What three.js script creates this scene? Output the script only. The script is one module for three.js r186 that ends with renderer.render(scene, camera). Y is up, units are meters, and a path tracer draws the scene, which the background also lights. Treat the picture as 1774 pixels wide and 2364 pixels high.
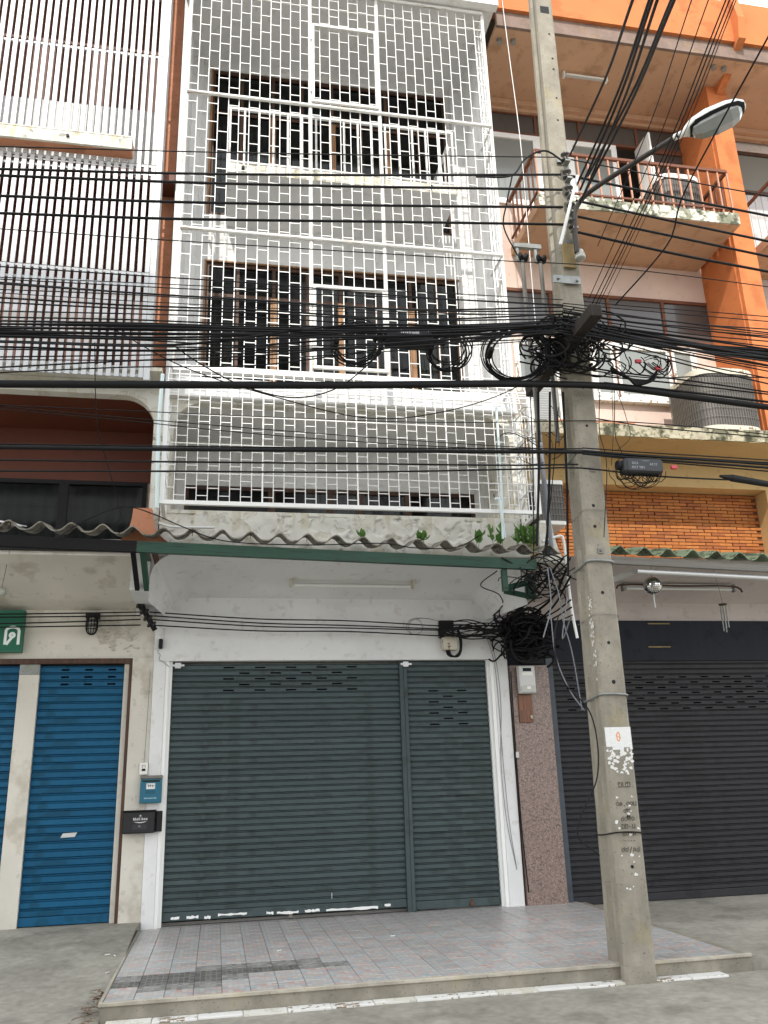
import * as THREE from 'three';
import { mergeGeometries } from 'three/addons/utils/BufferGeometryUtils.js';
import { RoundedBoxGeometry } from 'three/addons/geometries/RoundedBoxGeometry.js';

// ---------- camera, sky, sun, exposure ----------
const scene = new THREE.Scene();
const EYE = [0, 1.45, 10.383];
const camera = new THREE.PerspectiveCamera(62.45, 768 / 1024, 0.1, 900);
camera.position.set(...EYE);
camera.rotation.set(17.6 * Math.PI / 180, -11.249 * Math.PI / 180, -1.846 * Math.PI / 180, 'YXZ');
camera.updateMatrixWorld();

const renderer = new THREE.WebGLRenderer({ antialias: true });
renderer.setSize(768, 1024);
renderer.toneMapping = THREE.LinearToneMapping;
renderer.toneMappingExposure = 1.85;
renderer.shadowMap.enabled = true;

function h2(x, y, s = 0) { let n = Math.imul(x | 0, 374761393) ^ Math.imul(y | 0, 668265263) ^ Math.imul(s | 0, 2147483647 ^ 0x5bd1e995); n = Math.imul(n ^ (n >>> 13), 1274126177); n ^= n >>> 16; return (n >>> 0) / 4294967296; }
function vnoise(x, y, per, s) {
  const xi = Math.floor(x), yi = Math.floor(y), fx = x - xi, fy = y - yi, u = fx * fx * (3 - 2 * fx), v = fy * fy * (3 - 2 * fy);
  const w = (a) => ((a % per) + per) % per;
  const a = h2(w(xi), w(yi), s), b = h2(w(xi + 1), w(yi), s), c = h2(w(xi), w(yi + 1), s), d = h2(w(xi + 1), w(yi + 1), s);
  return a + (b - a) * u + (c - a) * v + (a - b - c + d) * u * v;
}
function fbm(u, v, f, oct = 4, s = 1) { let t = 0, a = 0.5, n = 0; for (let i = 0; i < oct; i++) { t += a * vnoise(u * f, v * f, f, s + i * 17); n += a; a *= 0.55; f *= 2; } return t / n; }
const clamp = (x, a = 0, b = 1) => Math.min(b, Math.max(a, x));
const sm = (a, b, x) => { const t = clamp((x - a) / (b - a)); return t * t * (3 - 2 * t); };
let seed = 20240611; const rnd = () => { seed = (Math.imul(seed, 1664525) + 1013904223) >>> 0; return seed / 4294967296; };
const rr = (a, b) => a + (b - a) * rnd();

{ // pale tropical sky: haze near the horizon, thin cloud above
  const w = 512, h = 256, d = new Float32Array(w * h * 4);
  for (let j = 0; j < h; j++) for (let i = 0; i < w; i++) {
    const el = ((j + 0.5) / h - 0.5) * Math.PI, e = Math.max(0, Math.sin(el));
    const c = sm(0.42, 0.68, fbm(i / w, j / h, 6, 5, 3));
    const k = Math.pow(1 - e, 1.6), o = (j * w + i) * 4;
    const r = 0.98 + 0.30 * k, g = 1.06 + 0.24 * k, b = 1.16 + 0.14 * k;
    d[o] = r + (1.42 - r) * c * 0.75; d[o + 1] = g + (1.42 - g) * c * 0.75; d[o + 2] = b + (1.42 - b) * c * 0.75; d[o + 3] = 1;
  }
  const t = new THREE.DataTexture(d, w, h, THREE.RGBAFormat, THREE.FloatType);
  t.mapping = THREE.EquirectangularReflectionMapping; t.magFilter = THREE.LinearFilter; t.needsUpdate = true;
  scene.background = t; scene.environment = t; scene.backgroundIntensity = 1; scene.environmentIntensity = 1;
}
const SUN = new THREE.Vector3(-0.28, 1, 1.05).normalize();
const sun = new THREE.DirectionalLight(new THREE.Color(1, 0.95, 0.87), 2.3);
sun.position.copy(SUN).multiplyScalar(40).add(new THREE.Vector3(2, 5, 0)); sun.target.position.set(2, 5, 0);
sun.castShadow = true; sun.shadow.mapSize.set(4096, 4096);
Object.assign(sun.shadow.camera, { left: -16, right: 16, top: 16, bottom: -16, near: 1, far: 90 }); sun.shadow.bias = -0.0005;
scene.add(sun, sun.target);

// ---------- textures ----------
function tex(n, fn, { rep = 1, color = true, m = n } = {}) {
  const d = new Uint8Array(n * m * 4);
  for (let j = 0; j < m; j++) for (let i = 0; i < n; i++) {
    const c = fn(i / n, j / m, i, j), o = (j * n + i) * 4;
    for (let k = 0; k < 3; k++) d[o + k] = clamp(Array.isArray(c) ? c[k] : c) * 255;
    d[o + 3] = 255;
  }
  const t = new THREE.DataTexture(d, n, m); t.wrapS = t.wrapT = THREE.RepeatWrapping; t.magFilter = THREE.LinearFilter; t.minFilter = THREE.LinearMipmapLinearFilter; t.generateMipmaps = true;
  t.repeat.set(rep, rep); if (color) t.colorSpace = THREE.SRGBColorSpace; t.needsUpdate = true; return t;
}
const T = {};
// painted plaster: faint trowel tone, small scuffs and thin runs of dirt
T.plaster = tex(512, (u, v, i, j) => {
  let a = 0.94 + 0.045 * (fbm(u, v, 4, 5, 2) - 0.5) * 2 + 0.03 * (h2(i, j, 5) - 0.5);
  const st = fbm(u, v, 24, 4, 9); const k = sm(0.6, 0.85, st) * 0.06; a -= k;
  return [a, a - k * 0.12, a - k * 0.3];
}, { rep: 0.5 });
T.plasterB = tex(512, (u, v, i, j) => 0.5 + 0.35 * (fbm(u, v, 8, 5, 6) - 0.5) * 2 + 0.1 * (h2(i, j, 8) - 0.5), { rep: 0.5, color: false });
// old plaster: flaked patches, grey mould spots, rusty runs
T.old = tex(1024, (u, v, i, j) => {
  const n = fbm(u, v, 6, 6, 12), f = fbm(u, v, 14, 5, 44), mo = fbm(u, v, 22, 4, 91), bl = fbm(u, v, 3, 3, 61);
  let r = 0.90 + 0.06 * (n - 0.5), g = r * 0.995, b = r * 0.97;
  const fl = sm(0.56, 0.60, f); r -= fl * 0.03; g -= fl * 0.038; b -= fl * 0.06;
  const edge = sm(0.545, 0.56, f) * (1 - sm(0.565, 0.59, f)); r -= edge * 0.10; g -= edge * 0.105; b -= edge * 0.11;
  const m = sm(0.62, 0.76, mo) * sm(0.5, 0.68, bl); r -= m * 0.32; g -= m * 0.315; b -= m * 0.30;
  const run = sm(0.62, 0.75, vnoise(u * 40, v * 3, 40, 5)) * sm(0.5, 0.62, fbm(u, v, 5, 3, 8)); r -= run * 0.06; g -= run * 0.075; b -= run * 0.11;
  const q = 0.03 * (h2(i, j, 4) - 0.5); return [r + q, g + q, b + q];
}, { rep: 0.45 });
T.oldB = tex(1024, (u, v) => { const f = fbm(u, v, 14, 5, 44); return 0.75 - 0.35 * sm(0.55, 0.6, f) + 0.25 * (fbm(u, v, 24, 4, 3) - 0.5); }, { rep: 0.45, color: false });
T.stain = tex(1024, (u, v, i, j) => { // old paint: soft tone, thin dirt runs, a few scabs
  const n = fbm(u, v, 4, 6, 212), s = fbm(u, v, 12, 5, 230), sc = fbm(u, v, 34, 3, 245) * (0.6 + 0.6 * fbm(u, v, 3, 2, 250));
  let a = 0.93 + 0.12 * (n - 0.5) + 0.025 * (h2(i, j, 3) - 0.5); const d = sm(0.5, 0.8, s) * 0.11, k = sm(0.70, 0.75, sc) * 0.06; a -= d + k;
  return [a, a - d * 0.1, a - d * 0.3 - k * 0.05];
}, { rep: 0.4 });
T.mossy = tex(1024, (u, v, i, j) => { // black lichen and algae growing over paint, blotchy with hard little edges
  const a = fbm(u, v, 10, 5, 310), b = fbm(u, v, 40, 4, 320), n = fbm(u, v, 5, 5, 330); let r = 0.92 + 0.1 * (n - 0.5), g = r * 0.99, bl = r * 0.96;
  const m = sm(0.40, 0.56, a * 0.5 + b * 0.5), k = sm(0.5, 0.6, fbm(u, v, 28, 4, 340)); r -= m * (0.34 + 0.22 * k); g -= m * (0.32 + 0.22 * k); bl -= m * (0.36 + 0.22 * k);
  const q = 0.04 * (h2(i, j, 7) - 0.5); return [r + q, g + q, bl + q];
}, { rep: 0.5 });
// weathered concrete with pits
T.conc = tex(1024, (u, v, i, j) => {
  const n = fbm(u, v, 5, 6, 21), p = fbm(u, v, 110, 2, 50); let a = 0.82 + 0.26 * (n - 0.5) + 0.06 * (h2(i, j, 6) - 0.5) + 0.1 * (fbm(u, v, 30, 3, 71) - 0.5);
  const pit = sm(0.76, 0.84, p); a -= pit * 0.14 - 0.07 * (vnoise(u * 24, v * 5, 120, 91) - 0.5); const w = sm(0.6, 0.75, fbm(u, v, 8, 4, 33)) * 0.06;
  return [a, a - 0.012 - w * 0.2, a - 0.04 - w];
}, { rep: 0.6 });
T.concB = tex(512, (u, v, i, j) => 0.6 + 0.3 * (fbm(u, v, 16, 5, 21) - 0.5) - 0.2 * sm(0.74, 0.84, fbm(u, v, 80, 2, 50)) + 0.08 * h2(i, j, 1), { rep: 0.9, color: false });
T.ground = tex(1024, (u, v, i, j) => {
  const n = fbm(u, v, 4, 6, 121), d = fbm(u, v, 9, 5, 140), s = fbm(u, v, 60, 2, 19);
  let a = 0.80 + 0.36 * (n - 0.5) - 0.11 * sm(0.5, 0.8, d) + 0.14 * (s - 0.5) + 0.05 * (h2(i, j, 2) - 0.5);
  return [a, a - 0.01, a - 0.045];
}, { rep: 0.35 });
T.metal = tex(512, (u, v, i, j) => { const n = fbm(u, v, 3, 4, 5), s = vnoise(u * 60, v * 4, 60, 8), d = sm(0.6, 0.75, fbm(u, v, 18, 3, 4)); const a = 0.90 + 0.10 * (n - 0.5) + 0.05 * (s - 0.5) - 0.09 * d; return [a, a - d * 0.01, a - d * 0.03]; }, { rep: 0.4 });
T.granite = tex(512, (u, v, i, j) => { const a = fbm(u, v, 90, 2, 5), b = fbm(u, v, 60, 2, 15), c = fbm(u, v, 120, 1, 25); let k = 0.66 + 0.3 * (a - 0.5); if (b > 0.66) k -= 0.14; if (c > 0.72) k += 0.12; return [k, k * 0.91, k * 0.87]; }, { rep: 1 });
T.wood = tex(512, (u, v) => { const w = fbm(u, v, 3, 3, 8), g = vnoise(u * 90 + w * 8, v * 4, 90, 4); const a = 0.72 + 0.3 * (g - 0.5) + 0.2 * (w - 0.5); return [a, a * 0.9, a * 0.8]; }, { rep: 0.9 });
T.fibre = tex(512, (u, v, i, j) => { const n = fbm(u, v, 5, 5, 3), mo = sm(0.55, 0.7, fbm(u, v, 20, 3, 8)); let a = 0.8 + 0.25 * (n - 0.5) - 0.28 * mo + 0.05 * (h2(i, j) - 0.5); return [a, a * 0.985, a * 0.94]; }, { rep: 0.8 });
T.chip = tex(512, (u, v, i, j) => { const f = sm(0.66, 0.69, fbm(u, v, 26, 4, 8)); const a = 0.95 - 0.03 * h2(i, j); return [a - f * 0.35, a - f * 0.42, a - f * 0.5]; }, { rep: 0.8 });

const lin = (r, g, b) => new THREE.Color().setRGB(r, g, b);
function mat(c, o = {}) { const { t, b, bs = 0.004, ...rest } = o; const m = new THREE.MeshPhysicalMaterial({ color: lin(...c), roughness: 0.85, side: THREE.DoubleSide, ...rest }); if (t) m.map = t; if (b) { m.bumpMap = b; m.bumpScale = bs; } return m; }
const M = {
  white: mat([0.80, 0.80, 0.79], { t: T.plaster, b: T.plasterB, bs: 0.004 }),
  whiteOld: mat([0.80, 0.79, 0.76], { t: T.old, b: T.oldB, bs: 0.010 }),
  cream: mat([0.72, 0.68, 0.60], { t: T.stain, b: T.plasterB, bs: 0.006 }),
  brown: mat([0.125, 0.030, 0.011], { t: T.plaster, b: T.plasterB, bs: 0.003, roughness: 0.6 }),
  brick: mat([0.42, 0.15, 0.065], { t: T.plaster }), terra: mat([0.60, 0.26, 0.145], { t: T.stain, b: T.oldB, bs: 0.006 }),
  orange: mat([0.66, 0.205, 0.062], { t: T.stain, b: T.plasterB, bs: 0.004 }),
  peach: mat([0.63, 0.385, 0.24], { t: T.stain, b: T.plasterB }), pink: mat([0.72, 0.56, 0.48], { t: T.plaster, b: T.plasterB }), pinkGrey: mat([0.63, 0.56, 0.53], { t: T.plaster, b: T.plasterB }),
  mauve: mat([0.33, 0.24, 0.21], { t: T.conc, b: T.concB }), ochre: mat([0.60, 0.42, 0.19], { t: T.plaster, b: T.plasterB, bs: 0.005 }),
  conc: mat([0.40, 0.375, 0.325], { t: T.conc, b: T.concB, bs: 0.006 }), mossWhite: mat([0.74, 0.72, 0.67], { t: T.mossy, b: T.concB, bs: 0.012 }), moss: mat([0.46, 0.42, 0.33], { t: T.mossy, b: T.concB, bs: 0.012 }),
  ground: mat([0.45, 0.435, 0.40], { t: T.ground, b: T.concB, bs: 0.006 }), concRoad: mat([0.43, 0.42, 0.39], { t: T.ground, b: T.concB, bs: 0.006 }),
  paintW: mat([0.82, 0.82, 0.80], { roughness: 0.45 }), paintOld: mat([0.80, 0.79, 0.76], { t: T.chip, roughness: 0.5 }),
  slatW: mat([0.66, 0.67, 0.68], { roughness: 0.4, t: T.metal }),
  shutter: mat([0.080, 0.108, 0.112], { t: T.metal, roughness: 0.55, specularIntensity: 0.4 }), shutterB: mat([0.012, 0.115, 0.235], { t: T.metal, roughness: 0.55, specularIntensity: 0.4 }), shutterD: mat([0.042, 0.042, 0.047], { t: T.metal, roughness: 0.5, specularIntensity: 0.35 }),
  slate: mat([0.028, 0.032, 0.042], { t: T.metal, roughness: 0.7, specularIntensity: 0.3 }), navy: mat([0.05, 0.066, 0.088], { roughness: 0.5, t: T.metal }),
  alu: mat([0.62, 0.63, 0.63], { roughness: 0.4, metalness: 0.5 }), galv: mat([0.42, 0.45, 0.47], { roughness: 0.5, metalness: 0.6, t: T.conc }),
  black: mat([0.012, 0.012, 0.013], { roughness: 0.6, specularIntensity: 0.5 }), cable: mat([0.006, 0.006, 0.0065], { roughness: 0.55, specularIntensity: 0.45 }), cableG: mat([0.16, 0.17, 0.19], { roughness: 0.6 }), cableW: mat([0.7, 0.7, 0.68], { roughness: 0.5 }), cableT: mat([0.42, 0.34, 0.22], { roughness: 0.6 }),
  dark: mat([0.015, 0.015, 0.016], { roughness: 0.9 }), room: mat([0.42, 0.40, 0.37]),
  green: mat([0.012, 0.062, 0.036], { t: T.chip, roughness: 0.5 }), blackSteel: mat([0.012, 0.011, 0.013], { t: T.conc, roughness: 0.7, specularIntensity: 0.4 }), rust: mat([0.23, 0.085, 0.045], { t: T.conc, roughness: 0.75 }), greySteel: mat([0.30, 0.29, 0.28], { t: T.conc, roughness: 0.6 }),
  fibre: mat([0.42, 0.40, 0.37], { t: T.fibre, b: T.concB, bs: 0.004 }), fibreGreen: mat([0.46, 0.60, 0.43], { t: T.fibre, roughness: 0.6 }),
  wood: mat([0.42, 0.25, 0.13], { t: T.wood }), woodTan: mat([0.50, 0.33, 0.19], { t: T.wood, roughness: 0.6 }), woodDark: mat([0.12, 0.065, 0.040], { t: T.wood, roughness: 0.6 }), woodOld: mat([0.035, 0.030, 0.026], { t: T.wood }), board: mat([0.26, 0.10, 0.03], { t: T.wood, roughness: 0.4 }),
  granite: mat([0.52, 0.45, 0.42], { t: T.granite, roughness: 0.35 }),
  curtain: mat([0.50, 0.48, 0.43], { roughness: 1 }), curtainG: mat([0.30, 0.27, 0.16], { roughness: 1 }),
  glass: new THREE.MeshPhysicalMaterial({ color: lin(0.40, 0.43, 0.44), roughness: 0.05, transmission: 1, thickness: 0, ior: 1.32, side: THREE.DoubleSide }),
  frosted: mat([0.20, 0.215, 0.20], { roughness: 0.25, clearcoat: 0.6, clearcoatRoughness: 0.1 }), frostDark: mat([0.085, 0.080, 0.078], { roughness: 0.28, clearcoat: 0.5, t: T.plaster }),
  plastic: mat([0.55, 0.55, 0.53], { roughness: 0.45 }), plasticW: mat([0.74, 0.73, 0.68], { roughness: 0.4 }), beige: mat([0.62, 0.58, 0.47], { roughness: 0.5, t: T.chip }), coil: mat([0.13, 0.12, 0.11], { roughness: 0.6, metalness: 0.4 }),
  porcelain: mat([0.035, 0.030, 0.028], { roughness: 0.25 }), porcelainL: mat([0.42, 0.42, 0.38], { roughness: 0.25 }),
  pvcBlue: mat([0.60, 0.70, 0.71], { roughness: 0.4 }), tube: mat([0.75, 0.75, 0.72], { roughness: 0.3 }),
  teal: mat([0.018, 0.13, 0.18], { roughness: 0.4 }), signGreen: mat([0.006, 0.115, 0.062], { roughness: 0.45 }),
  red: mat([0.5, 0.05, 0.07], { roughness: 0.5 }), leaf: mat([0.11, 0.25, 0.04], { roughness: 0.7, transmission: 0.35, thickness: 0 }), leafDry: mat([0.16, 0.095, 0.055], { roughness: 0.8 }), yellowed: mat([0.42, 0.32, 0.16], { t: T.conc }),
};

// ---------- helpers ----------
const used = {};
const numbered = (n) => { const k = used[n] = (used[n] ?? -1) + 1; return k ? `${n}_${String(k).padStart(3, '0')}` : n; };
function uvm(g, ox = 0, oy = 0) { // uv in metres from position and facing
  const p = g.attributes.position, n = g.attributes.normal, uv = new Float32Array(p.count * 2);
  for (let i = 0; i < p.count; i++) { const ax = Math.abs(n.getX(i)), ay = Math.abs(n.getY(i)), az = Math.abs(n.getZ(i)); let u, v; if (az >= ax && az >= ay) { u = p.getX(i); v = p.getY(i); } else if (ax >= ay) { u = p.getZ(i) + 0.37; v = p.getY(i); } else { u = p.getX(i); v = p.getZ(i) + 0.21; } uv[2 * i] = u + ox; uv[2 * i + 1] = v + oy; }
  g.setAttribute('uv', new THREE.BufferAttribute(uv, 2)); return g;
}
function bx(x0, x1, y0, y1, z0, z1) { const g = new THREE.BoxGeometry(Math.abs(x1 - x0), Math.abs(y1 - y0), Math.abs(z1 - z0)); g.translate((x0 + x1) / 2, (y0 + y1) / 2, (z0 + z1) / 2); return uvm(g); }
function rbx(x0, x1, y0, y1, z0, z1, r = 0.012, s = 2) { const g = new RoundedBoxGeometry(x1 - x0, y1 - y0, z1 - z0, s, r); g.translate((x0 + x1) / 2, (y0 + y1) / 2, (z0 + z1) / 2); return uvm(g); }
function join(...gs) { gs = gs.flat(); return gs.length === 1 ? gs[0] : mergeGeometries(gs.map(g => { const q = g.index ? g.toNonIndexed() : g.clone(); for (const k of Object.keys(q.attributes)) if (!['position', 'normal', 'uv'].includes(k)) q.deleteAttribute(k); return q; })); }
function ext(shape, z0, z1, cs = 10) { const g = new THREE.ExtrudeGeometry(shape, { depth: z1 - z0, bevelEnabled: false, curveSegments: cs }); g.translate(0, 0, z0); return uvm(g); }
function poly(pts) { const s = new THREE.Shape(); pts.forEach(([x, y], i) => i ? s.lineTo(x, y) : s.moveTo(x, y)); s.closePath(); return s; }
function rectHole(x0, x1, y0, y1, rt = 0, rb = 0) { const h = new THREE.Path(); h.moveTo(x0, y0); h.lineTo(x1, y0); h.lineTo(x1, y1 - rt); if (rt) h.absarc(x1 - rt, y1 - rt, rt, 0, Math.PI / 2, false); h.lineTo(x0 + rt, y1); if (rt) h.absarc(x0 + rt, y1 - rt, rt, Math.PI / 2, Math.PI, false); h.lineTo(x0, y0); return h; }
function wall(x0, x1, y0, y1, z0, z1, holes = []) { const s = poly([[x0, y0], [x1, y0], [x1, y1], [x0, y1]]); for (const h of holes) s.holes.push(Array.isArray(h) ? rectHole(...h) : h); return ext(s, z0, z1); }
const V = (x, y, z) => new THREE.Vector3(x, y, z);
function tube(pts, r, seg = 0, rs = 5) { const c = new THREE.CatmullRomCurve3(pts.map(p => p.isVector3 ? p : V(...p)), false, 'centripetal'); return new THREE.TubeGeometry(c, seg || Math.max(6, pts.length * 6), r, rs, false); }
function cyl(a, b, r0, r1 = r0, n = 10) { a = V(...a); b = V(...b); const d = b.clone().sub(a), g = new THREE.CylinderGeometry(r1, r0, d.length(), n); g.applyQuaternion(new THREE.Quaternion().setFromUnitVectors(V(0, 1, 0), d.clone().normalize())); g.translate(...a.clone().add(b).multiplyScalar(0.5).toArray()); return g; }
function bar(a, b, w, d = w) { a = V(...a); b = V(...b); const v = b.clone().sub(a), g = new THREE.BoxGeometry(w, v.length(), d); g.applyQuaternion(new THREE.Quaternion().setFromUnitVectors(V(0, 1, 0), v.clone().normalize())); g.translate(...a.clone().add(b).multiplyScalar(0.5).toArray()); return g; }
function mesh(name, g, m, parent) { const o = new THREE.Mesh(Array.isArray(g) ? join(g) : g, m); o.name = name; if (parent) parent.add(o); return o; }
function tag(o, label, category, group) { o.userData.label = label; o.userData.category = category; if (group) o.userData.group = group; return o; }
function thing(name, label, category, group, pos = [0, 0, 0]) { const o = new THREE.Group(); o.name = numbered(name); o.position.set(...pos); scene.add(o); return tag(o, label, category, group); }
function single(name, label, category, g, m, group) { const o = mesh(numbered(name), g, m, scene); return tag(o, label, category, group); }
function struct(name, g, m) { const o = mesh(numbered(name), g, m, scene); o.userData.kind = 'structure'; return o; }
function grp(name, parent) { const o = new THREE.Group(); o.name = name; parent.add(o); return o; }
const UB = new THREE.BoxGeometry(1, 1, 1), UC = new THREE.CylinderGeometry(1, 1, 1, 8);
function rod(name, a, b, r, m, parent, box = false) { // shared unit geometry, scaled
  const o = new THREE.Mesh(box ? UB : UC, m), A = V(...a), B = V(...b), d = B.clone().sub(A); o.name = name;
  o.position.copy(A).add(B).multiplyScalar(0.5); o.quaternion.setFromUnitVectors(V(0, 1, 0), d.clone().normalize()); o.scale.set(box ? r * 2 : r, d.length(), box ? r * 2 : r); parent.add(o); return o;
}
function canvasTex(w, h, draw) { const c = document.createElement('canvas'); c.width = w; c.height = h; const x = c.getContext('2d'); draw(x, w, h); const t = new THREE.CanvasTexture(c); t.colorSpace = THREE.SRGBColorSpace; return t; }
function plate(w, h, t, pos, ry = 0) { const g = new THREE.PlaneGeometry(w, h); g.rotateY(ry); g.translate(...pos); const o = new THREE.MeshStandardMaterial({ map: t, roughness: 0.6, side: THREE.DoubleSide }); return [g, o]; }
// ---------- ground ----------
struct('road', bx(-150, 150, -0.32, -0.30, 5.4, 300), M.concRoad);
struct('pavement', bx(-150, 150, -0.32, -0.125, 3.36, 5.3), M.ground);
struct('kerb', bx(-150, 150, -0.32, -0.121, 5.3, 5.42), M.conc);
struct('ground', bx(-150, 150, -0.5, -0.33, -300, 5.4), M.ground);
struct('shopfront_step', bx(4.36, 30, -0.3, -0.045, -0.05, 3.33), M.ground);
struct('far_pavement', bx(-150, 150, -0.32, -0.17, 11.6, 14.5), M.ground);
{ // concrete ramp in front of the blue shutters, with a slight fall to the street
  const g = new THREE.PlaneGeometry(9, 3.62, 60, 24); g.rotateX(-Math.PI / 2); const p = g.attributes.position;
  for (let i = 0; i < p.count; i++) { const x = p.getX(i) - 5.27, z = p.getZ(i) + 1.81 - 0.2; p.setXYZ(i, x, 0.075 - 0.19 * sm(0.3, 3.5, z) + 0.012 * (fbm((x + 20) / 40, (z + 20) / 40, 60, 3, 6) - 0.5), z); }
  g.computeVertexNormals(); uvm(g); struct('concrete_apron', g, M.ground);
}
// tiled terrace: tiles are pieces of their own with open joints
{
  const terrace = new THREE.Group(); terrace.name = 'terrace'; terrace.userData.kind = 'structure'; scene.add(terrace);
  mesh('base', bx(-0.765, 4.35, -0.13, -0.008, -0.1, 3.335), M.conc, terrace);
  // glazed print: rows of small pastel squares, tilted tints per tile
  const prints = [0, 1, 2, 3, 4, 5, 6, 7].map(k => canvasTex(128, 128, (x, w) => {
    const dirty = k >= 6; const n = 5, m = 7;
    x.fillStyle = dirty ? '#a5a099' : '#b4afa7'; x.fillRect(0, 0, w, w);
    for (let i = 0; i < n; i++) for (let j = 0; j < m; j++) {
      const q = h2(i + k * 11, j + k * 5, 9), c = q < 0.14 ? '#cc9f99' : q < 0.34 ? '#9fb6c2' : q < 0.5 ? '#c0bab8' : q < 0.75 ? '#c4c3c2' : '#d0cecb';
      x.globalAlpha = dirty ? 0.7 : 0.85; x.fillStyle = c; x.fillRect(i * w / n + 1.5, j * w / m + 1.5, w / n - 3, w / m - 3);
    }
    x.globalAlpha = 1;
    for (let i = 0; i < 700; i++) { const a = h2(i, k, 1) * w, b = h2(i, k, 2) * w; x.fillStyle = h2(i, k, 3) < 0.6 ? 'rgba(70,65,58,0.16)' : 'rgba(240,240,235,0.2)'; x.fillRect(a, b, 1 + 3 * h2(i, k, 4), 1 + h2(i, k, 5)); }
  }));
  const blackPrint = [0, 1, 2, 3, 4].map(k => canvasTex(128, 128, (x, w) => { // burnt, sooty tiles: printed joints stay pale
    x.fillStyle = '#9b968e'; x.fillRect(0, 0, w, w);
    for (let i = 0; i < 5; i++) for (let j = 0; j < 7; j++) { const v = (k > 2 ? 115 : 62) + 70 * h2(i + k * 7, j, 4); x.fillStyle = `rgb(${v},${v},${v - 3})`; x.fillRect(i * w / 5 + 1.5, j * w / 7 + 1.5, w / 5 - 3, w / 7 - 3); }
    for (let i = 0; i < 1500; i++) { x.fillStyle = h2(i, k, 6) < 0.55 ? 'rgba(35,33,31,0.25)' : 'rgba(170,166,160,0.22)'; x.fillRect(h2(i, k, 1) * w, h2(i, k, 2) * w, 1 + 5 * h2(i, k, 3), 1.5); }
  }));
  const tm = prints.map(t => mat([0.86, 0.85, 0.84], { t, roughness: 0.38 })), bm = blackPrint.map(t => mat([0.8, 0.8, 0.79], { t, roughness: 0.55 }));
  const S = 0.2085, tg = new RoundedBoxGeometry(S - 0.004, 0.012, S - 0.004, 1, 0.002);
  { const p = tg.attributes.position, uv = tg.attributes.uv; for (let i = 0; i < p.count; i++) uv.setXY(i, p.getX(i) / S + 0.5, p.getZ(i) / S + 0.5); }
  const rest = []; let c = 0;
  for (let j = 0; j < 16; j++) for (let i = 0; i < 24; i++) {
    const x = -0.752 + (i + 0.5) * S, z = 3.318 - (j + 0.5) * S; if (x > 4.3) continue;
    const e1 = Math.hypot((x - 0.35) / 0.55, (z - 2.55) / 0.22), e2 = Math.hypot((x + 0.25) / 0.6, (z - 2.75) / 0.25);
    const sv = Math.min(e1, e2) + 0.5 * (h2(i, j, 3) - 0.5), soot = sv < 1.15, grey = z < 1.3 ? h2(i, j, 5) < 0.8 : z < 2.2 ? h2(i, j, 6) < 0.4 : h2(i, j, 6) < 0.15;
    const m = soot ? (sv < 0.7 ? bm[c % 3] : bm[3 + c % 2]) : grey ? tm[6 + (c % 2)] : tm[Math.floor(h2(i, j, 8) * 6)];
    const y = -0.003 + 0.002 * (h2(i, j, 2) - 0.5);
    if (c < 290) { const o = mesh('tile', tg, m, terrace); o.position.set(x, y, z); o.rotation.y = (Math.floor(h2(i, j, 9) * 2)) * Math.PI; }
    else { const g = tg.clone(); g.translate(x, y, z); rest.push(g); }
    c++;
  }
  const o = mesh('tile_field', mergeGeometries(rest), tm[6], terrace); o.userData.kind = 'stuff';
  const nos = mesh('nosing', rbx(-0.78, 4.35, -0.022, 0.006, 3.335, 3.372, 0.006), M.plasticW, terrace); nos.material = mat([0.66, 0.62, 0.55], { t: T.conc, roughness: 0.5 });
  mesh('side_nosing', rbx(-0.782, -0.757, -0.03, 0.005, 0.15, 3.334, 0.005), nos.material, terrace);
  mesh('riser', bx(-0.765, 4.35, -0.2, -0.024, 3.336, 3.358), M.conc, terrace);
  for (let k = 0; k < 15; k++) { const w = 0.315, x = -0.72 + k * 0.318; const t = mesh('border_tile', rbx(x, x + w, -0.135, -0.112 + 0.003 * h2(k, 1), 3.362, 3.362 + 0.105 + 0.03 * h2(k, 2), 0.005), k % 3 ? M.paintOld : M.whiteOld, terrace); t.rotation.y = 0; }
}
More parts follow.
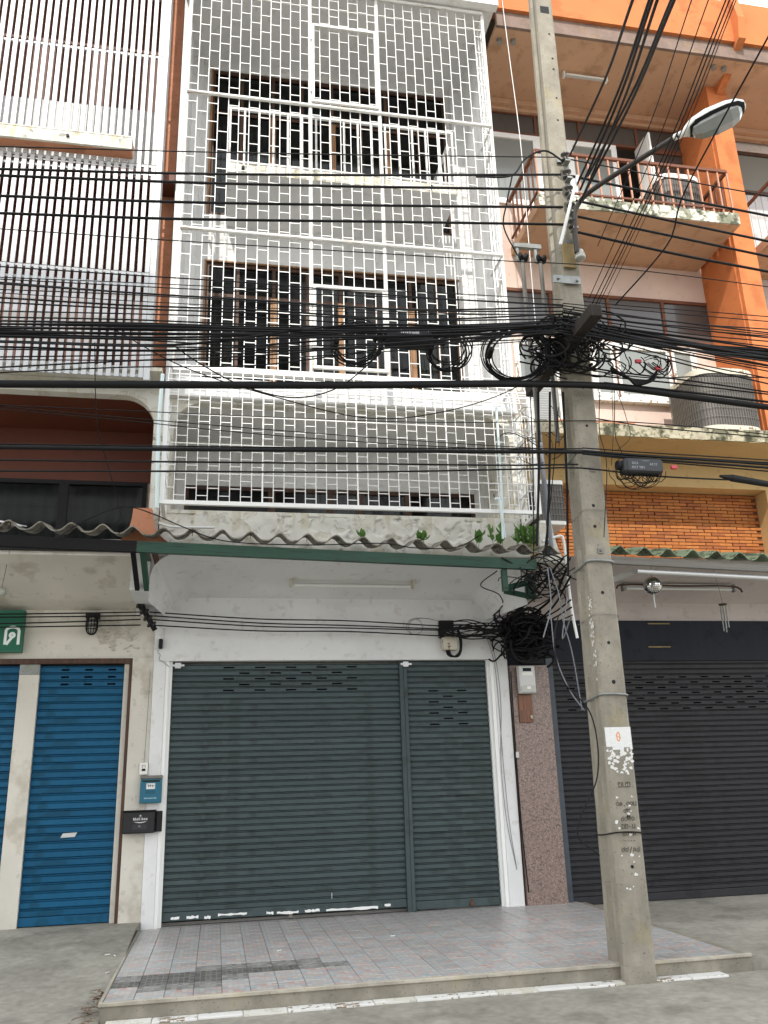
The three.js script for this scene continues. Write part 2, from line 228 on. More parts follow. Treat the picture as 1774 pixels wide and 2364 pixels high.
// ---------- helpers for facades ----------
function shutter(parent, x0, x1, y0, y1, z, m, pitch, slots = [], o = {}) {
  const g0 = grp('roller_shutter', parent), L = x1 - x0;
  const P = (k) => k * pitch / 0.068;
  const prof = (pts, len) => { const s = poly(pts.map(([y, zz]) => [-zz, P(y)])); const g = new THREE.ExtrudeGeometry(s, { depth: len, bevelEnabled: false }); g.rotateY(Math.PI / 2); return uvm(g, rr(0, 3), rr(0, 3)); };
  const full = [[0, -0.010], [0.0, -0.006], [0.0045, 0.011], [0.047, 0.013], [0.0495, -0.007], [0.0545, -0.007], [0.0575, 0.009], [0.0625, 0.009], [0.0645, -0.007], [0.068, -0.010]];
  const lo = [[0, -0.010], [0.0, -0.006], [0.0045, 0.011], [0.0165, 0.0117], [0.0165, -0.010]], mid = [[0.0165, -0.010], [0.0165, 0.0117], [0.0345, 0.0123], [0.0345, -0.010]], hi = [[0.0345, -0.010], [0.0345, 0.0123], [0.047, 0.013], [0.0495, -0.007], [0.0545, -0.007], [0.0575, 0.009], [0.0625, 0.009], [0.0645, -0.007], [0.068, -0.010]];
  const variants = [0, 1, 2].map(() => prof(full, L)), n = Math.round((y1 - y0 - 0.09) / pitch);
  const mats = [0, 1, 2].map(k => { const q = m.clone(); q.color.multiplyScalar(0.94 + 0.06 * k); return q; });
  for (let k = 0; k < n; k++) {
    const row = slots.find(s => s.row === n - 1 - k); let g = variants[k % 3];
    if (row) { const ps = [prof(lo, L), prof(hi, L)]; let cx = 0; for (const [a, w] of row.at) { const s = prof(mid, a - x0 - cx); s.translate(cx, 0, 0); ps.push(s); cx = a + w - x0; } const s = prof(mid, L - cx); s.translate(cx, 0, 0); ps.push(s); g = join(ps); }
    const q = mesh('slat', g, mats[Math.floor(h2(k, n, 4) * 3)], g0); q.position.set(x0, y0 + 0.09 + k * pitch, z + 0.0015 * (h2(k, 3) - 0.5));
  }
  mesh('bottom_rail', rbx(x0, x1, y0, y0 + 0.088, z - 0.012, z + 0.022, 0.006), o.rail || m, g0);
  return g0;
}
const row = (r, a, step, w, n) => ({ row: r, at: Array.from({ length: n }, (_, i) => [a + i * step, w]) });
function windowPart(parent, x0, x1, y0, y1, z, xs, fm, o = {}) { // frame mesh with panes as its children; xs = mullion centres
  const f = o.f ?? 0.06, d = o.d ?? 0.06, mw = o.mw ?? f, gs = [bx(x0, x1, y0, y0 + f, z - d, z), bx(x0, x1, y1 - f, y1, z - d, z), bx(x0, x0 + f, y0 + f, y1 - f, z - d, z), bx(x1 - f, x1, y0 + f, y1 - f, z - d, z)];
  for (const x of xs) gs.push(bx(x - mw / 2, x + mw / 2, y0 + f, y1 - f, z - d + 0.004, z - 0.004));
  const t = o.transom; if (t) gs.push(bx(x0 + f, x1 - f, t - mw / 2, t + mw / 2, z - d + 0.008, z - 0.008));
  const fr = mesh('window', join(gs), fm, parent), ed = [x0 + f, ...xs.flatMap(x => [x - mw / 2, x + mw / 2]), x1 - f];
  for (let i = 0; i < ed.length; i += 2) for (const [a, b] of (t ? [[y0 + f, t - mw / 2], [t + mw / 2, y1 - f]] : [[y0 + f, y1 - f]])) mesh('pane', bx(ed[i], ed[i + 1], a, b, z - d / 2 - 0.003, z - d / 2 + 0.003), o.pane || M.glass, fr);
  return fr;
}
function curtain(parent, x0, x1, y0, y1, z, m, amp = 0.025, lam = 0.11) {
  const n = Math.max(12, Math.round((x1 - x0) / lam * 8)), g = new THREE.PlaneGeometry(x1 - x0, y1 - y0, n, 1), p = g.attributes.position;
  for (let i = 0; i < p.count; i++) { const x = p.getX(i); p.setZ(i, amp * Math.sin(x / lam * 6.283 + 1.3 * Math.sin(x * 7))); } g.computeVertexNormals(); g.translate((x0 + x1) / 2, (y0 + y1) / 2, z); return mesh('curtain', g, m, parent);
}
function roomBox(parent, x0, x1, y0, y1, z0, z1) { z0 = -4.2; return mesh('interior', join(bx(x0, x1, y0, y1, z0 - 0.03, z0), bx(x0, x0 + 0.03, y0, y1, z0, z1), bx(x1 - 0.03, x1, y0, y1, z0, z1), bx(x0 + 0.03, x1 - 0.03, y1 - 0.03, y1, z0, z1), bx(x0 + 0.03, x1 - 0.03, y0, y0 + 0.03, z0, z1)), M.room, parent); }
function ruled(A, B) { // surface between two polylines of equal length
  const n = A.length, pos = [], idx = []; for (let i = 0; i < n; i++) pos.push(...A[i], ...B[i]); for (let i = 0; i < n - 1; i++) idx.push(2 * i, 2 * i + 1, 2 * i + 2, 2 * i + 1, 2 * i + 3, 2 * i + 2);
  const g = new THREE.BufferGeometry(); g.setAttribute('position', new THREE.Float32BufferAttribute(pos, 3)); g.setIndex(idx); g.computeVertexNormals(); return uvm(g);
}
const archPts = (x0, x1, yb, yt, r, z, rl = r) => { const a = [[x0, yb, z]]; for (let i = 0; i <= 8; i++) { const t = Math.PI - i / 8 * Math.PI / 2; a.push([x0 + rl + rl * Math.cos(t), yt - rl + rl * Math.sin(t), z]); } for (let i = 0; i <= 8; i++) { const t = Math.PI / 2 - i / 8 * Math.PI / 2; a.push([x1 - r + r * Math.cos(t), yt - r + r * Math.sin(t), z]); } a.push([x1, yb, z]); return a; };
function rough(x0, x1, y0, y1, z, amp, nx, ny, f = 1) { // uneven plaster face
  const g = new THREE.PlaneGeometry(x1 - x0, y1 - y0, nx, ny); g.translate((x0 + x1) / 2, (y0 + y1) / 2, z); const p = g.attributes.position;
  for (let i = 0; i < p.count; i++) { const u = (p.getX(i) + 10) / 20, v = (p.getY(i) + 2) / 20; const k = fbm(u, v, 60 * f, 4, 31), fl = sm(0.52, 0.56, fbm(u, v, 90 * f, 4, 7)); p.setZ(i, z + amp * (k - 0.5) * 1.4 - amp * 0.6 * fl); } g.computeVertexNormals(); return uvm(g);
}

// ---------- white shophouse ----------
{
  const H = thing('white_shophouse', 'white four-storey shophouse with grey roller shutters and caged upper floors', 'shophouse');
  mesh('wall', join(wall(-0.7, 3.56, 2.862, 3.66, -0.2, 0.1), wall(-0.7, 3.56, 3.66, 5.75, -0.2, 0.0, [[-0.5, 3.32, 4.35, 5.1]]), wall(-0.72, 3.56, 5.95, 9.0, -0.2, 0.0, [[-0.346, 3.28, 6.0, 8.4]]), wall(-0.72, 3.56, 9.0, 11.84, -0.2, 0, [[-0.35, 3.26, 9.18, 11.77]])), M.white, H);
  // piers beside the shutters
  mesh('pier', join(rbx(-0.764, -0.62, -0.02, 2.862, -0.2, 0.1, 0.012), bx(-0.764, -0.7, 2.85, 3.6, -0.2, 0.097)), M.white, H);
  mesh('pier', rbx(3.385, 3.575, -0.02, 2.862, -0.2, 0.1, 0.012), M.white, H);
  // flared white ceiling over the shopfront with rounded corners
  mesh('entrance_soffit', ruled(archPts(-0.62, 3.32, 3.36, 3.62, 0.24, 0.1), archPts(-0.775, 3.52, 3.36, 3.90, 0.30, 1.12)), M.white, H);
  // ground floor shutters
  mesh('door_jamb', join(bx(-0.62, -0.585, 0, 2.86, -0.06, 0.09), bx(-0.585, -0.548, 0, 2.86, -0.05, 0.05)), M.paintW, H); mesh('door_jamb', join(bx(3.31, 3.345, 0, 2.86, -0.05, 0.05), bx(3.345, 3.385, 0, 2.86, -0.06, 0.09)), M.paintW, H);
  shutter(H, -0.545, 2.182, 0.055, 2.86, 0, M.shutter, 0.0672, [row(0, 0.045, 0.372, 0.125, 5), row(1, 0.231, 0.372, 0.125, 4), row(2, 0.045, 0.372, 0.125, 5), row(3, 0.231, 0.372, 0.125, 4), row(4, 0.045, 0.372, 0.125, 5)]);
  shutter(H, 2.285, 3.308, 0.02, 2.86, 0, M.shutter, 0.0672, [row(5, 2.552, 0.365, 0.122, 2), row(6, 2.735, 0.365, 0.122, 1), row(7, 2.552, 0.365, 0.122, 2), row(8, 2.735, 0.365, 0.122, 1), row(9, 2.552, 0.365, 0.122, 2), row(10, 2.735, 0.365, 0.122, 1), row(11, 2.552, 0.365, 0.122, 2)]);
  mesh('shutter_post', join(rbx(2.185, 2.235, 0.0, 2.85, -0.03, 0.05, 0.006), rbx(2.237, 2.282, 0.0, 2.85, -0.03, 0.045, 0.006)), M.shutter, H);
  for (const x of [-0.55, 2.2, 3.3]) mesh('latch', join(rbx(x, x + 0.14, 2.80, 2.825, 0.05, 0.075, 0.004), rbx(x + 0.03, x + 0.1, 2.78, 2.845, 0.045, 0.07, 0.004)), M.alu, H);
  mesh('letter_slot', bx(2.83, 3.0, 1.235, 1.25, 0.012, 0.0165), M.black, H);
  { const gs = []; let x = -0.45; while (x < 1.95) { const l = 0.04 + 0.28 * h2(gs.length, 5) * (x > 0.9 ? 2 : 1), on = x > 0.85 || h2(gs.length, 6) < 0.7; if (on) { const y = 0.078 + 0.03 * (h2(gs.length, 2) - 0.4); const s = new THREE.Shape(); const N = 9; for (let i = 0; i <= N; i++) s[i ? 'lineTo' : 'moveTo'](x + l * i / N, y + 0.012 + 0.012 * h2(i, gs.length, 3)); for (let i = N; i >= 0; i--) s.lineTo(x + l * i / N, y - 0.012 * h2(i, gs.length, 8)); gs.push(ext(s, 0.0225, 0.0245)); } else gs.push(bx(x, x + 0.003, 0.07, 0.073, 0.0225, 0.0235)); x += l + 0.03 + 0.05 * h2(gs.length, 9); }
    for (const g of gs) mesh('paint_scrape', g, M.paintW, H); mesh('paint_scrape', bx(1.315, 1.321, 0.19, 0.25, 0.0145, 0.016), M.paintOld, H); }
  mesh('padlock', join(rbx(0.83, 0.87, 0.02, 0.06, 0.03, 0.055, 0.006)), M.greySteel, H);
  mesh('padlock', join(rbx(2.93, 2.965, 0.03, 0.075, 0.03, 0.055, 0.006), tube([[2.935, 0.075, 0.042], [2.938, 0.105, 0.042], [2.958, 0.105, 0.042], [2.96, 0.075, 0.042]], 0.004)), M.rust, H);
  // first-floor front: peeling parapet, rounded opening, slab
  mesh('parapet', join(rough(-0.70, 3.60, 3.92, 4.38, 1.15, 0.035, 260, 30), bx(-0.70, 3.60, 3.92, 4.375, 0.98, 1.12), bx(-0.70, 3.60, 4.36, 4.385, 0.95, 1.145)), M.whiteOld, H);
  { mesh('arch_front', wall(-0.705, 3.62, 4.388, 5.75, 1.0, 1.14, [rectHole(-0.60, 3.45, 4.40, 5.72, 0.34)]), M.whiteOld, H); }
  mesh('soffit', bx(-0.7, 3.56, 5.722, 5.75, 0.0, 0.998), M.white, H); roomBox(H, -0.6, 3.36, -0.006, 2.875, -4, -0.13);
  mesh('side_wall', bx(-0.705, -0.6, 3.9, 5.72, 0.002, 0.998), M.whiteOld, H); mesh('side_wall', bx(3.45, 3.56, 3.9, 5.72, 0.002, 0.998), M.whiteOld, H);
  mesh('floor_slab', join(bx(-0.7, 3.56, 5.755, 5.935, 0.0, 1.2), bx(-0.7, 3.56, 5.94, 6.02, 1.02, 1.19)), M.white, H);
  // second and third floor fins, balcony slab, roof edge
  mesh('side_wall', join(bx(-0.72, -0.62, 5.94, 11.84, 0.002, 1.12), bx(-0.62, -0.48, 5.94, 11.84, 0.002, 0.12)), M.white, H); mesh('side_wall', join(bx(3.46, 3.57, 5.94, 11.84, 0.002, 1.12), bx(3.30, 3.46, 5.94, 11.84, 0.002, 0.16)), M.white, H);
  mesh('balcony_slab', bx(-0.083, 3.0, 9.0, 9.14, 0.001, 1.13), M.white, H); mesh('slab_edge', join(rough(-0.083, 3.0, 8.998, 9.145, 1.142, 0.02, 160, 8), bx(-0.083, 3.0, 8.999, 9.143, 1.131, 1.135)), M.whiteOld, H);
  mesh('soffit', bx(-0.72, 3.58, 11.842, 12.1, -0.2, 1.599), M.white, H); mesh('roof_fascia', bx(-0.72, 3.60, 11.80, 12.8, 1.6, 1.72), M.white, H);
  mesh('side_return', bx(-0.72, 3.6, 12.1, 12.52, -6, 1.599), M.conc, H).name = 'roof';
  for (const x of [0.12, 2.62]) mesh('drain_spout', cyl([x, 9.05, 1.13], [x, 9.05, 1.2], 0.022), M.black, H);
  // balcony railing: peeling white pickets
  const rl = grp('railing', H); rod('rail', [-0.08, 10.05, 1.1], [2.99, 10.05, 1.1], 0.018, M.paintOld, rl, true); rod('rail', [-0.08, 9.2, 1.1], [2.99, 9.2, 1.1], 0.012, M.paintOld, rl, true);
  for (let i = 0; i <= 16; i++) rod('picket', [-0.06 + i * 0.19, 9.14, 1.1], [-0.06 + i * 0.19, 10.04, 1.1], 0.013, M.paintOld, rl, true);
  for (let i = 1; i < 5; i++) rod('picket', [2.98, 9.14, 1.1 - i * 0.2], [2.98, 10.04, 1.1 - i * 0.2], 0.013, M.paintOld, rl, true);
  rod('rail', [2.99, 10.05, 1.1], [2.99, 10.05, 0.03], 0.018, M.paintOld, rl, true); rod('rail', [-0.08, 10.05, 1.1], [-0.08, 10.05, 0.03], 0.018, M.paintOld, rl, true);
  // windows
  windowPart(H, -0.5, 3.32, 4.35, 5.1, -0.02, [0.6, 1.36, 1.75, 2.4], M.woodDark, { f: 0.05, mw: 0.09 });
  windowPart(H, -0.346, 3.28, 6.0, 8.4, -0.02, [0.1, 0.6, 1.07, 1.54, 2.05, 2.56, 2.95], M.woodDark, { f: 0.05, mw: 0.045, transom: 7.9 }); for (const x of [0.6, 1.54, 2.56]) mesh('window_post', bx(x - 0.045, x + 0.045, 6.0, 7.88, -0.019, 0.005), M.woodTan, H); mesh('window_lining', join(bx(-0.36, -0.335, 6.0, 8.42, -0.02, 0.02), bx(-0.335, 3.3, 8.40, 8.42, -0.02, 0.02)), M.woodTan, H);
  windowPart(H, -0.35, 3.26, 9.18, 11.77, -0.02, [0.1, 0.56, 1.0, 1.46, 1.9, 2.3, 2.8], M.woodDark, { f: 0.05, mw: 0.045, transom: 11.0 }); for (const x of [0.56, 1.46, 2.3]) mesh('window_post', bx(x - 0.045, x + 0.045, 9.18, 10.98, -0.019, 0.005), M.woodTan, H); mesh('window_lining', bx(-0.365, -0.335, 9.18, 11.79, -0.02, 0.02), M.woodTan, H);
  for (const [y0, y1] of [[4.3, 5.2], [5.96, 8.5], [9.16, 11.9]]) roomBox(H, -0.6, 3.5, y0, y1, -2.2, -0.21);
  curtain(H, -0.25, 0.5, 9.25, 10.95, -0.25, M.curtain); curtain(H, 2.62, 3.2, 6.05, 7.85, -0.25, M.curtainG); curtain(H, -0.3, 0.05, 6.05, 7.85, -0.28, M.curtainG); curtain(H, 1.6, 2.0, 9.25, 10.95, -0.25, M.curtain);
  // broken corner and round conduit boxes
  mesh('brick_core', join(...Array.from({ length: 9 }, (_, i) => rbx(3.50 + 0.012 * h2(i, 1), 3.60 + 0.05 * h2(i, 2), 4.0 + i * 0.045, 4.038 + i * 0.045, 1.06, 1.13 + 0.035 * h2(i, 3), 0.008, 1))), M.moss, H);
  mesh('pier_foot', ext((() => { const s = new THREE.Shape(); s.moveTo(3.60, 3.85); s.lineTo(4.0, 3.85); s.bezierCurveTo(3.93, 4.0, 3.90, 4.15, 3.875, 4.34); s.lineTo(3.72, 4.34); s.lineTo(3.70, 3.95); s.closePath(); return s; })(), 1.05, 1.2), M.whiteOld, H);
}
// ---------- burglar cages over the white house ----------
function rungs(parent, list, m, cap) { const rest = []; list.forEach((l, i) => { if (i < cap) rod('rung', ...l, m, parent, true); else rest.push(bar(l[0], l[1], l[2] * 2)); }); if (rest.length) { const o = mesh('far_rungs', mergeGeometries(rest), m, parent); o.userData.kind = 'stuff'; } }
{
  const C = thing('security_cage', 'tall white steel security cage enclosing the two upper balconies', 'cage');
  const z = 1.55, zb = 1.14, X0 = -0.605, X1 = 3.4, Y0 = 5.94, Y1 = 11.76;
  for (const x of [X0, 0.955, 1.87, X1]) rod('post', [x, Y0, z], [x, Y1, z], 0.026, M.paintOld, C);
  for (const y of [Y1, 9.80, 7.78]) rod('rail', [X0, y, z + 0.03], [X1, y, z + 0.03], 0.024, M.paintOld, C);
  rod('rail', [X0, Y0, z], [X1, Y0, z], 0.034, M.paintW, C, true); rod('rail', [X0, 11.5, z - 0.02], [X1, 11.5, z - 0.02], 0.012, M.paintOld, C);
  for (const x of [X0, X1]) for (const y of [Y1, 9.80, 7.78, Y0]) rod('side_rail', [x, y, z], [x, y, zb - 0.02], 0.018, M.paintOld, C);
  for (const y of [9.6, 7.55]) rod('brace', [X1, y, z], [X1, y - 0.35, zb], 0.018, M.paintOld, C, true);
  const list = [], bays = [[X0, 0.955, 12], [0.955, 1.87, 7], [1.87, X1, 12]]; let col = 0;
  for (const [a, b, n] of bays) { const w = (b - a) / n;
    for (let i = 1; i < n; i++) rod('bar', [a + i * w, Y0, z], [a + i * w, Y1 - 0.03, z], 0.0056, M.paintW, C);
    for (let i = 0; i < n; i++, col++) for (let y = Y0 + 0.1 + (col % 2) * 0.14; y < Y1; y += 0.28) list.push([[a + i * w + 0.004, y, z], [a + (i + 1) * w - 0.004, y, z], 0.0041]); }
  for (const x of [X0, X1]) for (let i = 1; i < 4; i++) { const zz = z - i * 0.105; rod('bar', [x, Y0, zz], [x, Y1, zz], 0.0065, M.paintW, C); for (let y = Y0 + (i % 2) * 0.14; y < Y1; y += 0.28) list.push([[x, y, zz], [x, y, zz + 0.1], 0.0041]); }
  list.sort((p, q) => p[0][1] - q[0][1]); rungs(C, list, M.paintW, 298);
  // two hinged hatches framed in box section
  for (const [y0, y1] of [[9.88, 11.14], [6.04, 7.12]]) { const h = grp('hatch', C); for (const [a, b] of [[[0.99, y0, 0], [0.99, y1, 0]], [[1.835, y0, 0], [1.835, y1, 0]], [[0.965, y0, 0], [1.86, y0, 0]], [[0.965, y1, 0], [1.86, y1, 0]]]) rod('hatch_frame', [a[0], a[1], z + 0.03], [b[0], b[1], z + 0.03], 0.018, M.paintOld, h, true); for (const y of [y0 + 0.2, y1 - 0.2]) mesh('hinge', cyl([0.965, y - 0.07, z + 0.045], [0.965, y + 0.07, z + 0.045], 0.014), M.paintOld, h); }
}
{
  const C = thing('security_cage', 'lower white steel cage boxed out over the peeling parapet', 'cage');
  const z = 1.7, zb = 1.13, X0 = -0.645, X1 = 3.53, Y0 = 4.3, ys = [4.3, 4.64, 4.98, 5.32, 5.66], nx = 36, w = (X1 - X0) / nx, list = [];
  rod('rail', [X0, Y0, z], [X1, Y0, z], 0.022, M.paintW, C, true);
  for (const y of ys.slice(1)) rod('rail', [X0, y, z - 0.008], [X1, y, z - 0.008], 0.007, M.paintOld, C, true);
  for (const x of [X0, X1]) { rod('post', [x, Y0 - 0.02, z], [x, 5.7, z], 0.024, M.paintW, C, true); rod('post', [x, Y0, zb + 0.02], [x, 5.7, zb + 0.02], 0.016, M.paintOld, C, true); rod('side_rail', [x, Y0, z], [x, Y0, zb], 0.02, M.paintW, C, true); for (const y of ys.slice(1)) rod('side_rail', [x, y, z], [x, y, zb], 0.007, M.paintOld, C, true); }
  for (let i = 1; i < nx; i++) rod('bar', [X0 + i * w, Y0, z], [X0 + i * w, 5.66, z], i % 9 === 0 ? 0.009 : 0.0048, M.paintW, C);
  for (let b = 0; b < 4; b++) for (let i = 0; i < nx; i++) { const fr = (i + b) % 2 ? [0.25, 0.76] : [0.5]; for (const f of fr) { const y = ys[b] + 0.34 * f; list.push([[X0 + i * w, y, z], [X0 + (i + 1) * w, y, z], 0.0036]); } }
  // sides
  for (const x of [X0, X1]) for (let i = 1; i < 6; i++) { const zz = z - i * 0.095; rod('bar', [x, Y0, zz], [x, 5.68, zz], 0.0055, M.paintW, C); for (let b = 0; b < 4; b++) list.push([[x, ys[b] + ((i % 2) ? 0.1 : 0.24), zz], [x, ys[b] + ((i % 2) ? 0.1 : 0.24), zz + 0.095], 0.0036]); }
  rod('brace', [X1, 4.9, z], [X1, 4.45, zb], 0.010, M.paintOld, C, true); rod('brace', [X1, 5.5, z], [X1, 5.15, zb], 0.012, M.paintOld, C, true); rod('brace', [X0, 5.1, z], [X0, 5.55, zb], 0.012, M.paintOld, C, true);
  // sloping top up to the cage above
  for (let i = 0; i <= nx; i++) rod('top_bar', [X0 + i * w, 5.66, z], [X0 + i * w + 0.0, 5.93, 1.57], 0.0055, M.paintW, C);
  for (const t of [0.33, 0.66]) rod('top_rail', [X0, 5.66 + 0.27 * t, z - 0.13 * t], [X1, 5.66 + 0.27 * t, z - 0.13 * t], 0.006, M.paintW, C, true);
  for (let i = 0; i < nx; i++) { const t = i % 2 ? 0.5 : 0.16; list.push([[X0 + i * w, 5.66 + 0.27 * t, z - 0.13 * t], [X0 + (i + 1) * w, 5.66 + 0.27 * t, z - 0.13 * t], 0.0036]); }
  rod('rail', [X0, 5.72, 1.3], [X1, 5.72, 1.3], 0.02, M.paintOld, C);
  list.sort((p, q) => q[0][2] - p[0][2] || p[0][1] - q[0][1]); rungs(C, list, M.paintW, 296);
}
// ---------- house with the slat screen ----------
{
  const H = thing('slatted_shophouse', 'shophouse with white vertical slat screens above blue roller shutters', 'shophouse');
  const L = -5.6;
  mesh('wall', join(wall(L, -0.766, 2.90, 3.47, -0.2, 0.04), wall(L, -0.766, 3.47, 5.80, -0.2, -0.002, [[-4.6, -0.96, 4.2, 5.1]])), M.cream, H);
  mesh('pier', join(bx(-1.0, -0.766, 0.0, 2.9, -0.2, 0.085)), M.cream, H);
  mesh('party_fin', join(bx(-0.985, -0.78, 3.50, 3.93, 0.042, 1.06), bx(-0.985, -0.772, 3.40, 3.498, 0.042, 0.16)), M.white, H);
  mesh('entrance_soffit', ruled([[L, 3.47, 0.04], [-0.985, 3.47, 0.04]], [[L, 3.86, 1.12], [-0.985, 3.86, 1.12]]), M.cream, H);
  { // blown plaster lifting off the wall near the insulators
    const gs = []; for (let i = 0; i < 80; i++) { const a = h2(i, 1) + h2(i, 2) - 1, b = h2(i, 3) + h2(i, 4) - 1, x = -1.22 + 0.27 * a, y = 3.16 + 0.27 * b; if (x > -1.0 && y < 2.95) continue; const r = 0.008 + 0.022 * h2(i, 5), s = new THREE.Shape(); for (let k = 0; k < 7; k++) { const t = k / 7 * 6.283, q = r * (0.55 + 0.8 * h2(i, k, 6)); s[k ? 'lineTo' : 'moveTo'](q * 1.5 * Math.cos(t), q * 0.7 * Math.sin(t)); } const g = new THREE.ExtrudeGeometry(s, { depth: 0.004, bevelEnabled: false }); g.rotateX(0.5 + 0.5 * h2(i, 7)); g.rotateZ(0.8 * (h2(i, 8) - 0.5)); g.translate(x, y, 0.046 + 0.008 * h2(i, 9)); gs.push(g); }
    mesh('plaster_flakes', join(gs), M.cream, H).userData.kind = 'stuff'; }
  // shutters, centre post, frame
  mesh('shutter_post', join(bx(-2.245, -2.03, 0.02, 2.72, -0.06, 0.035), bx(-1.095, -1.04, 0.02, 2.84, -0.06, 0.02)), M.cream, H);
  mesh('post_head', bx(-2.247, -2.028, 2.722, 2.84, -0.06, 0.037), M.galv, H);
  mesh('door_frame', join(bx(L, -1.002, 2.842, 2.9, -0.06, 0.07), bx(-1.038, -1.002, 0.02, 2.842, -0.06, 0.07)), M.woodDark, H);
  shutter(H, -2.028, -1.097, 0.085, 2.84, -0.02, M.shutterB, 0.083, [row(0, -1.80, 0.26, 0.09, 3), row(1, -1.80, 0.26, 0.09, 3), row(2, -1.80, 0.26, 0.09, 3)]);
  shutter(H, L + 0.1, -2.247, 0.085, 2.84, -0.02, M.shutterB, 0.083, []);
  mesh('handle', ext(poly([[-1.665, 0.955], [-1.515, 0.96], [-1.49, 1.005], [-1.64, 1.0]]), -0.004, 0.004), M.alu, H);
  // first floor: rounded opening, brown soffit, dark glazing
  mesh('arch_front', join(wall(L, -0.712, 4.02, 5.95, 1.0, 1.14, [rectHole(L + 0.2, -0.82, 4.04, 5.77, 0.36)])), M.whiteOld, H);
  mesh('soffit', join(bx(L, -0.82, 5.772, 5.80, 0.0, 0.998)), M.brown, H);
  mesh('side_wall', bx(-0.818, -0.714, 4.04, 5.77, 0.002, 0.998), M.brown, H);
  mesh('lintel', bx(L, -0.82, 5.10, 5.77, 0.0, 0.02), M.brown, H);
  windowPart(H, -4.6, -0.96, 4.2, 5.1, 0.03, [-3.2, -1.945], M.black, { f: 0.05, mw: 0.11 });
  roomBox(H, -4.7, -0.9, 4.1, 5.2, -2.0, -0.21); curtain(H, -4.55, -1.0, 4.22, 5.08, -0.1, M.curtain, 0.025, 0.13);
  // terracotta foot of the party wall
  mesh('pier_foot', ext((() => { const s = new THREE.Shape(); s.moveTo(-1.10, 4.0); s.lineTo(-0.60, 4.0); s.bezierCurveTo(-0.74, 4.10, -0.76, 4.2, -0.775, 4.365); s.quadraticCurveTo(-0.778, 4.38, -0.795, 4.38); s.lineTo(-0.962, 4.38); s.quadraticCurveTo(-0.978, 4.38, -0.98, 4.36); s.bezierCurveTo(-0.985, 4.24, -1.0, 4.10, -1.10, 4.0); return s; })(), 1.05, 1.23), M.terra, H);
  // upper floors behind the screen
  mesh('floor_slab', bx(L, -0.722, 5.952, 6.06, 0.0, 1.1), M.brown, H);
  mesh('rear_wall', join(bx(L, -0.73, 6.06, 12.6, -0.2, 0.3)), M.brown, H);
  mesh('balcony_wall', join(bx(L, -1.0, 8.86, 9.85, 1.0, 1.1)), M.white, H);
  mesh('floor_slab', bx(L, -0.73, 8.72, 8.855, 0.3, 1.2), M.brown, H);
  mesh('party_fin', bx(-0.92, -0.745, 5.952, 13.2, -0.2, 0.88), M.terra, H);
  mesh('sill_beam', bx(L, -0.735, 5.955, 6.0, 1.1, 1.42), M.whiteOld, H);
  mesh('ledge', join(bx(-4.0, -1.215, 8.785, 8.955, 1.60, 1.635), rbx(-4.0, -1.213, 8.945, 8.968, 1.455, 1.64, 0.005)), M.whiteOld, H);
  mesh('ledge_soffit', join(bx(-4.0, -1.217, 8.78, 8.94, 1.455, 1.60)), M.terra, H);
  mesh('drain_spout', cyl([-1.95, 8.87, 1.63], [-1.95, 8.87, 1.66], 0.018), M.black, H);
  mesh('roof_slab', bx(L, -0.735, 12.6, 12.8, -0.2, 1.3), M.white, H);
  roomBox(H, L, -1.03, 0.0, 2.9, -4, -0.13);
  // the slat screen: each slat a piece
  const sc = grp('slat_screen', H), tiers = [[5.84, 7.2], [7.2, 8.72], [8.72, 10.42], [10.42, 12.7]], sg = {};
  for (const [a, b] of tiers) { sg[a] = rbx(-0.026, 0.026, a + 0.004, b - 0.004, -0.012, 0.012, 0.003, 1); for (let x = -0.965; x > -4.4; x -= 0.0875) { const o = mesh('slat', sg[a], M.slatW, sc); o.position.set(x + 0.002 * (h2(x * 100, a * 10) - 0.5), 0, 1.45 + 0.003 * (h2(x * 90, a * 7) - 0.5)); } }
  for (const y of [5.88, 7.2, 7.05, 8.72, 8.6, 10.42]) rod('rail', [-4.4, y, 1.42], [-0.9, y, 1.42], 0.015, M.slatW, sc, true);
  mesh('edge_trim', bx(-0.935, -0.868, 5.82, 12.7, 1.21, 1.462), M.slatW, sc);
}
